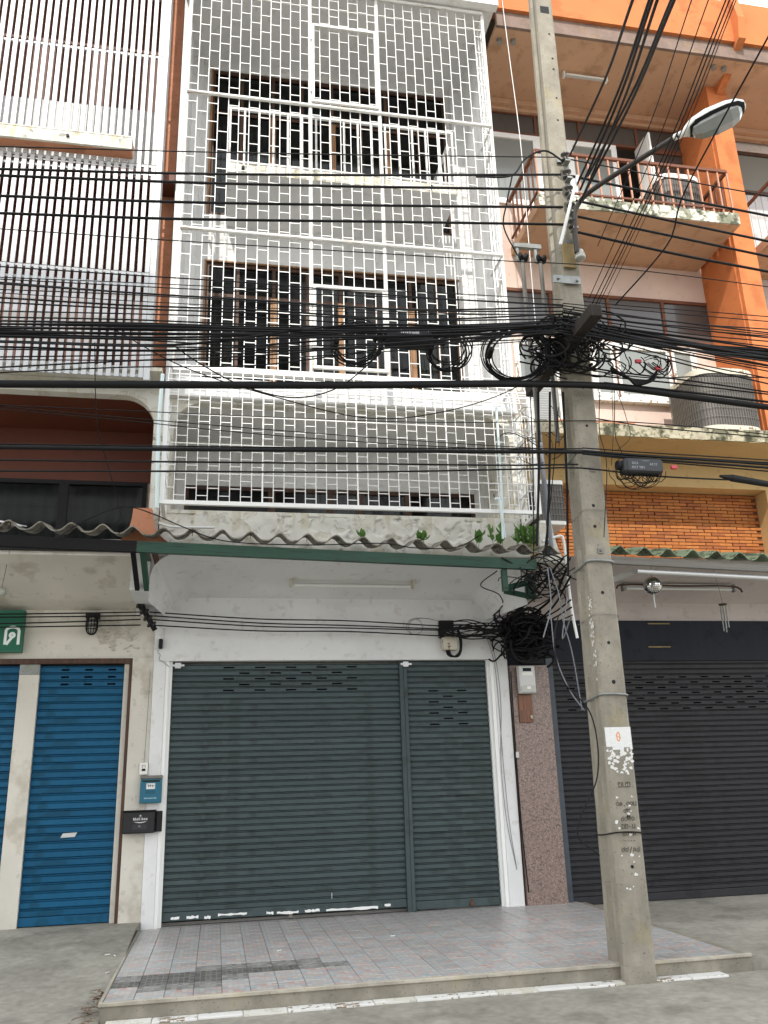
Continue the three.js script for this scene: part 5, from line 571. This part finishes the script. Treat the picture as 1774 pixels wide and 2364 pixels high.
{ const gs = []; for (let k = 0; k < 14; k++) { const cx = 3.7 + 0.5 * rnd(), cy = 5.2 + 0.04 * rnd(), r = 0.04 + 0.09 * rnd(), z = 3.55 + 0.15 * rnd(), pts = []; for (let i = 0; i <= 12; i++) { const t = Math.PI + i / 12 * (3.4 + 2 * h2(k, 5)); pts.push(V(cx + r * Math.cos(t) * 1.25, cy + r * Math.sin(t), z + 0.03 * Math.sin(t * 2))); } gs.push(tube(pts, 0.0035 + 0.003 * rnd(), 30, 5)); } const o = single('cable_tangle', 'loops of slack cable trailing off the bundle beside the orange house', 'cables', join(gs), M.cable); o.userData.kind = 'stuff'; }
tangle('cable_tangle', 'black snarl of cables bunched at the corner above the granite pier', 3.72, 3.12, 0.42, 0.20, 0.25, 0.2, 130, 0.011, 0.75);
tangle('cable_tangle', 'thin dark wire ends hanging over the first-floor cage corner', 3.55, 5.2, 1.9, 0.10, 0.35, 0.15, 9, 0.004, 0.8);
tangle('cable_tangle', 'knot of wires below the awning end beside the pole', 3.62, 3.62, 1.5, 0.14, 0.12, 0.2, 34, 0.007, 0.8);
{ const gs = []; for (let k = 0; k < 20; k++) { const cx = 3.60 + 0.36 * rnd(), r = 0.05 + 0.10 * rnd(), pts = []; for (let i = 0; i <= 12; i++) { const t = Math.PI * (0.95 + i / 12 * 1.1); pts.push(V(cx + r * Math.cos(t) * 1.1, 4.10 + r * Math.sin(t) * 1.15, 3.6 + 0.05 * (h2(k, i) - 0.5))); } gs.push(tube(pts, 0.0035, 26, 5)); } const o = single('cable_tangle', 'row of thin wire loops hanging under the lower splice closure', 'cables', join(gs), M.cable); o.userData.kind = 'stuff'; }
{ // timber spacer block on the messenger and two splice closures with printed lettering
  const s1 = thing('splice_closure', 'black splice closure with white lettering in the communication bundle', 'splice box'); mesh('shell', join(rbx(1.40, 1.86, 5.245, 5.40, 3.52, 3.68, 0.05, 3), cyl([1.3, 5.32, 3.6], [1.42, 5.32, 3.6], 0.03), cyl([1.84, 5.32, 3.6], [1.98, 5.32, 3.6], 0.03)), M.black, s1);
  const t1 = canvasTex(256, 64, (x, w, h) => { x.fillStyle = '#0d0d0e'; x.fillRect(0, 0, w, h); x.fillStyle = '#d6d6d6'; x.font = 'bold 50px sans-serif'; x.textAlign = 'center'; x.fillText('NNRGM', w / 2, 50); }); const [g1, m1] = plate(0.24, 0.06, t1, [1.63, 5.362, 3.683]); mesh('lettering', g1, m1, s1);
  const s2 = thing('splice_closure', 'grey-black splice closure with chalky lettering below the lower cable run', 'splice box'); mesh('shell', join(rbx(3.60, 3.99, 4.075, 4.215, 3.54, 3.68, 0.03, 3)), mat([0.03, 0.031, 0.034], { roughness: 0.6 }), s2); mesh('end_cap', join(cyl([3.56, 4.16, 3.6], [3.61, 4.16, 3.6], 0.045)), M.black, s2);
  const t2 = canvasTex(256, 96, (x, w, h) => { x.fillStyle = '#33353a'; x.fillRect(0, 0, w, h); x.fillStyle = '#8d9094'; x.font = 'bold 26px sans-serif'; x.fillText('OCS', 30, 46); x.fillText('OCT TB1', 26, 80); x.fillText('4C17', 168, 52); x.font = '15px sans-serif'; x.fillText('1000065', 110, 20); }); const [g2, m2] = plate(0.33, 0.115, t2, [3.795, 4.146, 3.6835]); mesh('lettering', g2, m2, s2);
  const s3 = thing('splice_closure', 'torpedo-shaped black splice on the lower run by the orange house', 'splice box'); mesh('shell', join(cyl([4.72, 4.08, 3.6], [5.1, 4.03, 3.6], 0.035, 0.03, 12), cyl([4.60, 4.095, 3.6], [4.72, 4.08, 3.6], 0.012, 0.033, 12)), M.black, s3);
}
for (const [x, y, z] of [[3.30, 5.48, 3.9], [4.08, 5.16, 3.66], [3.86, 5.2, 3.7], [4.1, 4.14, 3.66]]) single('wire_connector', 'small red plastic wire connector clipped on the cable bundle', 'connector', rbx(x - 0.03, x + 0.03, y - 0.018, y + 0.018, z - 0.015, z + 0.015, 0.006), M.red, 'red wire connectors');
// ---------- small things on the facades ----------
{ // green clinic sign, only its right end is in view
  const s = thing('shop_sign', 'green shop sign with white Thai letters above the blue shutters', 'sign'); mesh('panel', rbx(-3.6, -2.225, 2.965, 3.45, 0.06, 0.15, 0.004), M.signGreen, s);
  const t = canvasTex(512, 256, (x, w, h) => { x.fillStyle = '#0b5c44'; x.fillRect(0, 0, w, h); x.strokeStyle = '#dfe3df'; x.lineWidth = 19; x.lineCap = 'butt'; x.lineJoin = 'round';
    const N = (ox) => { x.beginPath(); x.arc(ox + 14, 112, 13, 0, 7); x.stroke(); x.beginPath(); x.moveTo(ox + 28, 108); x.lineTo(ox + 28, 216); x.lineTo(ox + 84, 190); x.stroke(); x.beginPath(); x.moveTo(ox + 84, 96); x.lineTo(ox + 84, 190); x.stroke(); x.beginPath(); x.arc(ox + 98, 204, 13, 0, 7); x.stroke(); };
    const K = (ox) => { x.beginPath(); x.moveTo(ox, 222); x.lineTo(ox, 134); x.bezierCurveTo(ox, 92, ox + 84, 92, ox + 84, 134); x.lineTo(ox + 84, 222); x.stroke(); x.beginPath(); x.arc(ox + 42, 158, 13, 0, 7); x.stroke(); x.beginPath(); x.moveTo(ox + 42, 172); x.lineTo(ox + 8, 222); x.stroke(); };
    N(86); N(246); K(410); x.lineWidth = 16; x.beginPath(); x.moveTo(290, 78); x.bezierCurveTo(258, 46, 330, 40, 348, 74); x.stroke(); x.beginPath(); x.moveTo(326, 22); x.lineTo(346, 76); x.stroke(); });
  const [g, m] = plate(0.86, 0.43, t, [-2.668, 3.207, 0.1525]); mesh('lettering', g, m, s);
}
{ const s = thing('bulkhead_lamp', 'black caged bulkhead lamp on the cream wall beside the sign', 'lamp'); mesh('base', join(rbx(-1.56, -1.40, 3.36, 3.43, 0.04, 0.14, 0.01)), M.black, s); mesh('glass_jar', new THREE.CapsuleGeometry(0.045, 0.11, 4, 12).translate(-1.48, 3.27, 0.13), M.porcelainL, s);
  const gs = []; for (let i = 0; i < 6; i++) { const t = i / 6 * Math.PI; gs.push(tube([[-1.48 + 0.062 * Math.cos(t), 3.37, 0.13 + 0.062 * Math.sin(t)], [-1.48 + 0.066 * Math.cos(t), 3.25, 0.13 + 0.066 * Math.sin(t)], [-1.48 + 0.045 * Math.cos(t), 3.185, 0.13 + 0.045 * Math.sin(t)], [-1.48, 3.165, 0.13], [-1.48 - 0.045 * Math.cos(t), 3.185, 0.13 - 0.045 * Math.sin(t)], [-1.48 - 0.066 * Math.cos(t), 3.25, 0.13 - 0.066 * Math.sin(t)], [-1.48 - 0.062 * Math.cos(t), 3.37, 0.13 - 0.062 * Math.sin(t)]], 0.005, 30)); } for (const y of [3.33, 3.28, 3.23]) gs.push(new THREE.TorusGeometry(0.065, 0.005, 5, 20).rotateX(Math.PI / 2).translate(-1.48, y, 0.13)); mesh('guard', join(gs), M.black, s); }
{ const s = thing('pendant_bulb', 'round glass globe dangling on a wire under the black awning beam', 'lamp'); mesh('globe', new THREE.SphereGeometry(0.05, 16, 12).translate(-2.32, 3.50, 0.9), M.porcelainL, s); mesh('cord', tube([[-2.27, 3.95, 0.95], [-2.30, 3.7, 0.92], [-2.32, 3.55, 0.9]], 0.004), M.cableG, s); }
function fluorescent(label, a, b, h, cap = M.plasticW) { const s = thing('fluorescent_lamp', label, 'lamp'); const A = V(...a), B = V(...b), d = B.clone().sub(A).normalize(); mesh('batten', bar(a, b, 0.045, 0.04), M.plastic, s); const o = V(0, -h, 0.05); mesh('tube', cyl(A.clone().addScaledVector(d, 0.04).add(o).toArray(), B.clone().addScaledVector(d, -0.04).add(o).toArray(), 0.015, 0.015, 10), M.tube, s); for (const p of [A, B]) mesh('end_cap', rbx(-0.015, 0.015, -0.05, 0.05, -0.035, 0.035, 0.006).translate(p.x, p.y - 0.03, p.z + 0.03), cap, s); return s; }
fluorescent('bare fluorescent batten on the white soffit above the grey shutters', [0.80, 3.735, 0.55], [2.28, 3.73, 0.55], 0.06, M.beige);
fluorescent('fluorescent batten under the orange house eaves', [4.95, 11.74, 0.75], [5.65, 11.74, 0.75], 0.03);
fluorescent('short fluorescent batten on the shaded soffit behind the mirror ball', [5.0, 3.72, 0.60], [6.55, 3.72, 0.60], 0.05, M.galv);
// porcelain bracket insulators
function knob(label, x, y, z, n, dx) { const s = thing('bracket_insulator', label, 'insulator'); mesh('bracket', join(bx(x - 0.02, x + 0.02, y - 0.02, y + 0.1, 0.04, z)), M.blackSteel, s); for (let i = 0; i < n; i++) { const o = mesh('insulator', new THREE.LatheGeometry([[0, -0.04], [0.045, -0.04], [0.05, -0.02], [0.03, 0], [0.05, 0.02], [0.045, 0.04], [0, 0.04]].map(p => new THREE.Vector2(...p)), 12), M.porcelain, s); o.position.set(x + i * dx, y + 0.02 - i * 0.075, z); o.rotation.z = 1.2; } mesh('strap', bar([x - 0.02, y + 0.06, z + 0.04], [x + n * dx, y - n * 0.07, z + 0.04], 0.06, 0.012), M.blackSteel, s); return s; }
knob('rack of four brown insulators on the party wall fin', -0.93, 3.47, 0.26, 4, 0.045);
{ const s = thing('fuse_box', 'beige fuse box on a black plate above the narrow grey shutter', 'meter box'); mesh('back_plate', rbx(2.70, 2.89, 3.12, 3.35, 0.1, 0.14, 0.01), M.black, s); mesh('cover', rbx(2.715, 2.90, 2.965, 3.13, 0.12, 0.23, 0.012), M.beige, s); mesh('window', bx(2.76, 2.85, 3.15, 3.22, 0.141, 0.146), M.plastic, s); mesh('cable_loop', join([0, 1, 2].map(k => tube([[2.76 + 0.02 * k, 2.97, 0.18], [2.78 + 0.02 * k, 2.90, 0.2], [2.86 + 0.02 * k, 2.885, 0.2], [2.93 + 0.008 * k, 2.95, 0.2], [2.935 + 0.008 * k, 3.15, 0.2], [2.90, 3.26, 0.2]], 0.011, 30, 6))), M.cable, s); mesh('label', bx(2.77, 2.80, 3.03, 3.045, 0.231, 0.233), M.rust, s); }
{ const s = thing('electricity_meter', 'grey electricity meter at the head of the granite pier', 'meter box'); mesh('case', join(rbx(3.665, 3.875, 2.42, 2.76, 0.15, 0.25, 0.016, 3)), M.plastic, s); mesh('display', bx(3.715, 3.825, 2.69, 2.73, 0.251, 0.254), M.slate, s); mesh('face', rbx(3.70, 3.84, 2.64, 2.68, 0.25, 0.255, 0.002), M.plasticW, s); mesh('terminal_cover', rbx(3.68, 3.862, 2.43, 2.51, 0.245, 0.262, 0.006), M.porcelainL, s); mesh('seal', rbx(3.75, 3.80, 2.47, 2.505, 0.262, 0.266, 0.001), M.plasticW, s); mesh('bracket', bx(3.69, 3.85, 2.42, 2.76, 0.121, 0.149), M.greySteel, s); }
single('cable_board', 'black painted board behind the cable snarl above the granite pier', 'board', rbx(3.76, 4.06, 2.80, 3.30, 0.06, 0.1, 0.006), M.black);
single('meter_board', 'varnished brown board with a small lock below the grey meter', 'board', join(rbx(3.668, 3.845, 2.075, 2.415, 0.121, 0.145, 0.004)), M.board);
single('padlock', 'small brass padlock on the brown board', 'padlock', rbx(3.805, 3.83, 2.12, 2.16, 0.146, 0.165, 0.005), M.beige);
{ const s = thing('letter_box', 'teal letter box with grey lid on the white pier', 'mailbox'); mesh('body', rbx(-0.835, -0.60, 1.285, 1.545, 0.1, 0.18, 0.008), M.teal, s); mesh('lid', rbx(-0.838, -0.597, 1.545, 1.58, 0.1, 0.195, 0.006), M.greySteel, s); mesh('slot', bx(-0.81, -0.625, 1.51, 1.528, 0.181, 0.184), M.black, s);
  const t = canvasTex(256, 256, (x, w, h) => { x.fillStyle = '#1d6078'; x.fillRect(0, 0, w, h); x.fillStyle = '#d5d5d2'; x.fillRect(70, 6, 112, 78); x.strokeStyle = '#26262a'; x.lineWidth = 7; x.beginPath(); x.moveTo(78, 30); x.lineTo(100, 24); x.lineTo(96, 52); x.lineTo(122, 26); x.lineTo(120, 50); x.lineTo(146, 28); x.lineTo(150, 52); x.lineTo(174, 30); x.stroke(); x.fillStyle = '#135064'; x.fillRect(62, 98, 128, 52); x.fillStyle = '#c9dbe0'; x.font = 'bold 22px sans-serif'; x.fillText('@Dnrawors Ria', 46, 214); }); const [g, m] = plate(0.215, 0.2, t, [-0.7175, 1.40, 0.1835]); mesh('front_print', g, m, s); }
{ const s = thing('letter_box', 'wide black letter box with white Mail Box print on the cream pier', 'mailbox'); mesh('body', rbx(-1.0, -0.655, 0.975, 1.205, 0.09, 0.18, 0.01), M.black, s); mesh('lid', rbx(-1.005, -0.65, 1.195, 1.215, 0.09, 0.19, 0.006), M.blackSteel, s); mesh('newspaper_tube', cyl([-0.615, 0.985, 0.14], [-0.615, 1.2, 0.14], 0.036, 0.036, 14), M.black, s);
  const t = canvasTex(256, 160, (x, w, h) => { x.fillStyle = '#17171a'; x.fillRect(0, 0, w, h); x.fillStyle = '#d0d0d0'; x.font = 'bold 30px sans-serif'; x.textAlign = 'center'; x.fillText('Mail box', 140, 62); x.beginPath(); x.moveTo(84, 72); x.quadraticCurveTo(140, 98, 200, 70); x.quadraticCurveTo(140, 82, 84, 72); x.fill(); x.beginPath(); x.moveTo(130, 30); x.lineTo(140, 16); x.lineTo(150, 30); x.fill(); x.fillStyle = '#2b2b2f'; x.fillRect(76, 96, 120, 40); x.strokeStyle = '#8c8c8c'; x.lineWidth = 4; x.beginPath(); x.moveTo(126, 118); x.lineTo(132, 104); x.lineTo(146, 118); x.stroke(); }); const [g, m] = plate(0.325, 0.203, t, [-0.828, 1.088, 0.1835]); mesh('front_print', g, m, s); }
{ const s = thing('doorbell', 'small white doorbell plate above the teal letter box', 'doorbell'); mesh('plate', rbx(-0.856, -0.765, 1.59, 1.72, 0.1, 0.125, 0.006), M.plasticW, s); mesh('button', rbx(-0.83, -0.79, 1.63, 1.655, 0.125, 0.131, 0.002), M.black, s); mesh('bell_mark', join(bx(-0.828, -0.824, 1.665, 1.69, 0.125, 0.127), bx(-0.796, -0.792, 1.665, 1.69, 0.125, 0.127), bx(-0.828, -0.792, 1.69, 1.694, 0.125, 0.127)), M.slate, s); mesh('wire', tube([[-0.81, 1.72, 0.108], [-0.80, 2.2, 0.106], [-0.795, 2.75, 0.106]], 0.003), M.cableG, s); }
{ const s = thing('security_camera', 'small black camera on the white pier with a curly wire', 'camera'); mesh('body', rbx(-0.712, -0.668, 3.0, 3.115, 0.1, 0.17, 0.014, 3), M.black, s); mesh('wire', tube([[-0.70, 3.0, 0.12], [-0.72, 2.96, 0.12], [-0.69, 2.93, 0.12], [-0.70, 2.88, 0.12], [-0.64, 2.84, 0.11], [-0.58, 2.79, 0.1]], 0.003, 40), M.cableG, s); mesh('bracket', bx(-0.668, -0.655, 3.0, 3.25, 0.1, 0.104), M.plastic, s); }
single('wall_switch', 'small grey switch on the edge of the granite pier', 'switch', rbx(3.585, 3.62, 1.66, 1.73, 0.121, 0.145, 0.004), M.plastic);
single('conduit_wire', 'thin wire run down the edge of the granite pier', 'wire', tube([[3.60, 2.7, 0.13], [3.595, 2.2, 0.125], [3.59, 1.75, 0.125], [3.585, 1.2, 0.125], [3.60, 0.6, 0.125], [3.62, 0.15, 0.125]], 0.007), M.cable);
for (const dx of [0, 0.028]) single('bell_wire', 'thin dark wire straggling down the white pier beside the narrow shutter', 'wire', tube([[3.3 + dx, 3.2, 0.11], [3.36 + dx, 3.0, 0.11], [3.40 + dx, 2.8, 0.105], [3.42 + dx, 2.3, 0.105], [3.425 - dx, 1.6, 0.105], [3.45 - dx, 0.9, 0.105], [3.5, 0.4, 0.105]], 0.0032), M.cableG, 'wires on the right white pier');
single('wire_ring', 'loose ring of thin wire on the white wall left of the fuse box', 'wire', join([0, 1].map(k => tube([[2.70, 3.34, 0.14], [2.5, 3.38, 0.12], [2.34, 3.36 - 0.02 * k, 0.12], [2.28 + 0.03 * k, 3.25, 0.12], [2.36, 3.17, 0.12], [2.48, 3.22, 0.12], [2.46, 3.34, 0.12], [2.40, 3.37, 0.12]], 0.003, 50))), M.cableG);
// pipes down the first-floor cage
single('drain_pipe', 'pale blue plastic pipe down the cage corner beside the terracotta pier foot', 'pipe', tube([[-0.70, 5.75, 1.76], [-0.712, 5.25, 1.76], [-0.700, 4.6, 1.76], [-0.690, 4.22, 1.74]], 0.021, 30, 10), M.pvcBlue);
single('overflow_pipe', 'short white pipe lying across the peeling parapet', 'pipe', tube([[-0.70, 4.20, 1.28], [-0.60, 4.17, 1.26], [-0.1, 4.17, 1.24]], 0.014, 16, 8), M.cableW);
single('drain_pipe', 'pale blue plastic pipe hooked over the right end of the cage', 'pipe', tube([[2.98, 4.42, 1.78], [3.03, 4.42, 1.79], [3.05, 4.25, 1.78], [3.09, 3.99, 1.72]], 0.016, 24, 8), M.pvcBlue);
single('drain_pipe', 'pale blue plastic pipe standing before the right bay of the cage', 'pipe', tube([[3.09, 5.60, 1.77], [3.085, 5.0, 1.77], [3.07, 4.4, 1.77], [3.06, 3.97, 1.74]], 0.015, 24, 8), M.pvcBlue);
single('overflow_pipe', 'white elbow pipe turning down beside the pole at awning end', 'pipe', tube([[3.62, 4.02, 1.5], [3.80, 4.08, 1.5], [3.865, 4.09, 1.5], [3.88, 4.04, 1.5], [3.885, 3.7, 1.5], [3.90, 3.2, 1.5], [3.93, 2.9, 1.5]], 0.017, 60, 8), M.cableW);
single('downpipe', 'grey downpipe fixed between the pole and the cage corner', 'pipe', cyl([3.72, 3.86, 1.5], [3.70, 5.55, 1.5], 0.03, 0.03, 12), M.cableG);
single('guy_wire', 'slack pale cord hanging down the edge between white and orange houses', 'wire', tube([[3.72, 12.4, 1.56], [3.76, 11.0, 1.56], [3.80, 9.6, 1.56], [3.78, 8.0, 1.56], [3.76, 6.4, 1.56]], 0.006), M.cableW);
single('white_wire_loop', 'loose loop of white wire lying on the awning before the dark windows', 'wire', join([0, 1, 2].map(k => tube([[-2.75, 4.06, 1.5], [-2.6 + 0.05 * k, 4.16, 1.46], [-2.42 + 0.05 * k, 4.27 - 0.04 * k, 1.44], [-2.30, 4.24, 1.44], [-2.42, 4.14, 1.46], [-2.62, 4.07 - 0.02 * k, 1.5], [-2.35, 4.12, 1.48], [-2.1 + 0.05 * k, 4.06, 1.5]], 0.005, 60))), M.cableW);
// ---------- air conditioners ----------
function condenser(label, x0, x1, y0, y1, z0, z1, r, m = M.beige) { const s = thing('air_conditioner', label, 'air conditioner'), h = y1 - y0;
  const sh = new THREE.Shape(); sh.moveTo(x0, -z0); sh.lineTo(x0, -z1 + r); sh.quadraticCurveTo(x0, -z1, x0 + r, -z1); sh.lineTo(x1 - r, -z1); sh.quadraticCurveTo(x1, -z1, x1, -z1 + r); sh.lineTo(x1, -z0); sh.closePath();
  const lay = (a, b, k) => { const g = new THREE.ExtrudeGeometry(sh, { depth: b - a, bevelEnabled: false, curveSegments: 10 }); g.rotateX(-Math.PI / 2); g.translate(0, a, 0); if (k !== 1) { g.translate(-(x0 + x1) / 2, 0, -(z0 + z1) / 2); g.scale(k, 1, k); g.translate((x0 + x1) / 2, 0, (z0 + z1) / 2); } return g; };
  mesh('base', lay(y0, y0 + 0.08 * h, 1), m, s); mesh('top_cover', lay(y1 - 0.09 * h, y1, 1.01), m, s); mesh('coil', lay(y0 + 0.08 * h, y1 - 0.09 * h, 0.96), M.coil, s);
  const pts = sh.getSpacedPoints(Math.round((x1 - x0 + (z1 - z0) * 2) / 0.03)), gs = []; for (const p of pts) if (p.y < -z0 - 0.03) gs.push(bx(p.x - 0.004, p.x + 0.004, y0 + 0.07 * h, y1 - 0.08 * h, -p.y - 0.012, -p.y - 0.004)); mesh('fin_guard', join(gs), mat([0.16, 0.15, 0.14], { roughness: 0.6, t: T.conc }), s);
  const hr = []; for (let k = 1; k < 6; k++) { const y = y0 + h * (0.08 + 0.83 * k / 6); hr.push(tube(sh.getSpacedPoints(60).filter(p => p.y < -z0 - 0.02).map(p => V(p.x, y, -p.y)), 0.004, 60, 4)); } mesh('guard_wire', join(hr), M.greySteel, s); return s; }
condenser('big weathered air conditioner with wrap-round grey coil on the mossy slab edge', 6.20, 7.18, 5.745, 6.66, 0.32, 1.07, 0.34);
condenser('pale air conditioner standing behind the brown balcony railing', 6.22, 6.95, 9.12, 9.97, 0.25, 0.9, 0.24, M.plasticW);
condenser('dark air conditioner squeezed behind the grey downpipe at cage corner', 3.76, 4.12, 4.35, 4.92, 0.5, 1.12, 0.05, M.plasticW);
{ const s = thing('air_conditioner', 'white louvred air conditioner half hidden behind the pole on the slab', 'air conditioner'); mesh('case', rbx(3.80, 4.22, 5.75, 6.32, 0.6, 0.95, 0.02), M.plasticW, s); for (let i = 0; i < 14; i++) mesh('louvre', bx(3.84, 4.18, 5.80 + i * 0.034, 5.817 + i * 0.034, 0.951, 0.958), M.plastic, s); }
// ---------- hanging things under the far awning ----------
{ const s = thing('mirror_ball', 'small silver mirror ball hanging under the far awning', 'mirror ball'); const c = V(5.04, 3.56, 1.3), r = 0.105; mesh('core', new THREE.SphereGeometry(r * 0.97, 20, 14).translate(...c.toArray()), M.greySteel, s); const gs = []; for (let j = 1; j < 14; j++) { const ph = j / 14 * Math.PI, n = Math.max(6, Math.round(30 * Math.sin(ph))); for (let i = 0; i < n; i++) { const t = i / n * 6.283, d = V(Math.sin(ph) * Math.cos(t), Math.cos(ph), Math.sin(ph) * Math.sin(t)); const g = new THREE.BoxGeometry(0.018, 0.019, 0.004); g.lookAt(d); g.translate(c.x + d.x * r, c.y + d.y * r, c.z + d.z * r); gs.push(g); } } const o = mesh('mirror_facets', join(gs), mat([0.75, 0.74, 0.73], { metalness: 1, roughness: 0.12 }), s); o.userData.kind = 'stuff'; mesh('hook_wire', tube([[5.0, 3.80, 1.42], [5.02, 3.72, 1.33], [5.04, 3.66, 1.3]], 0.004), M.cableG, s); mesh('tassel', tube([[5.04, 3.455, 1.3], [5.035, 3.38, 1.3], [5.04, 3.29, 1.3]], 0.009), M.plastic, s); }
{ const s = thing('wind_chime', 'dark tube wind chime hanging before the slate panel', 'wind chime'); const x = 6.12, z = 1.0; mesh('ring', new THREE.CylinderGeometry(0.05, 0.05, 0.015, 14).translate(x, 3.40, z), M.woodDark, s); for (let i = 0; i < 6; i++) { const t = i / 6 * 6.283; mesh('chime_tube', cyl([x + 0.036 * Math.cos(t), 3.38, z + 0.036 * Math.sin(t)], [x + 0.036 * Math.cos(t), 3.12 - 0.012 * i, z + 0.036 * Math.sin(t)], 0.008), M.galv, s); } mesh('cord', tube([[x - 0.06, 3.86, z], [x - 0.02, 3.6, z], [x, 3.41, z]], 0.003), M.cableG, s); }
single('clothes_rail', 'thin dark rod hung under the soffit behind the mirror ball', 'rod', tube([[4.75, 3.60, 0.95], [4.76, 3.63, 0.95], [5.6, 3.64, 0.95], [6.42, 3.62, 0.95], [6.45, 3.57, 0.95]], 0.012, 40, 6), M.woodDark);
// ---------- weeds on the awning, litter on the ground ----------
function leafGeo(l, w) { const g = new THREE.PlaneGeometry(w, l, 2, 4), p = g.attributes.position; for (let i = 0; i < p.count; i++) { const t = p.getY(i) / l + 0.5; p.setX(i, p.getX(i) * Math.sin(Math.PI * Math.min(1, 0.12 + t * 0.88)) * 1.1); p.setZ(i, -0.25 * l * t * t + 0.35 * Math.abs(p.getX(i))); p.setY(i, t * l); } g.computeVertexNormals(); return g; }
function weed(label, x, y, z, n, h) { const s = thing('weed', label, 'plant'); const lv = [], st = []; for (let k = 0; k < n; k++) { const bxp = x + rr(-0.5, 0.5) * h * (n > 4 ? 2.4 : 0.6), top = V(bxp + rr(-0.05, 0.05), y + h * rr(0.5, 1), z + rr(-0.02, 0.08)); st.push(tube([[bxp, y - 0.03, z], [(bxp + top.x) / 2, (y + top.y) / 2, z], top], 0.0035)); for (let i = 0; i < 9; i++) { const g = leafGeo(rr(0.06, 0.11), rr(0.035, 0.06)); g.rotateX(rr(0.2, 1.3)); g.rotateY(rr(0, 6.28)); const t = 0.35 + 0.65 * i / 8; g.translate(bxp + (top.x - bxp) * t, y + (top.y - y) * t, z + (top.z - z) * t); lv.push(g); } } mesh('stem', join(st), M.leaf, s); mesh('foliage', join(lv), M.leaf, s); return s; }
weed('bushy green weed sprouting at the broken right end of the parapet', 3.32, 3.95, 1.42, 16, 0.24);
weed('single upright weed seedling on the awning left of the bushy one', 2.86, 3.96, 1.44, 2, 0.17);
weed('low weed tuft behind the awning near the middle of the parapet', 2.2, 4.0, 1.42, 3, 0.10);
weed('tiny weed sprig farther along the awning', 1.55, 4.02, 1.42, 1, 0.07);
{ const gs = []; for (let i = 0; i < 46; i++) { const g = leafGeo(rr(0.04, 0.1), rr(0.012, 0.03)); g.rotateX(-1.45 + rr(-0.35, 0.35)); g.rotateY(rr(0, 6.28)); const t = rnd(); g.translate(-0.80 - Math.abs(rr(-0.13, 0.13)) * (0.4 + t), -0.105 + 0.04 * rnd() + (1 - t) * 0.03, 2.7 + t * 0.95); gs.push(g); } const o = single('leaf_litter', 'dry brown leaves and twigs gathered along the terrace edge', 'litter', join(gs), M.leafDry); o.userData.kind = 'stuff'; }
single('dry_leaf', 'single brown leaf on the bare concrete apron', 'leaf', leafGeo(0.09, 0.06).rotateX(-1.4).rotateY(1.8).translate(-1.75, -0.02, 2.55), M.leafDry);
[[-0.93, 1.55, 0.4], [-0.86, 1.6, 1.9], [0.6, 1.85, 0.5], [1.25, 3.45, 0.2], [-0.86, 2.1, 0.9], [1.72, 1.5, 0.1]].forEach(([x, z, r]) => { const onT = x > -0.76, y = onT ? (z > 3.35 ? -0.11 : 0.009) : 0.075 - 0.19 * sm(0.3, 3.5, z) + 0.01; single('cigarette_butt', 'white cigarette butt dropped on the ground', 'litter', new THREE.CylinderGeometry(0.005, 0.005, 0.045, 6).rotateZ(1.57).rotateY(r).translate(x, y, z), M.cableW, 'cigarette butts on the ground'); });

scene.traverse(o => { if (o.isMesh) { o.castShadow = true; o.receiveShadow = true; } });
renderer.render(scene, camera);
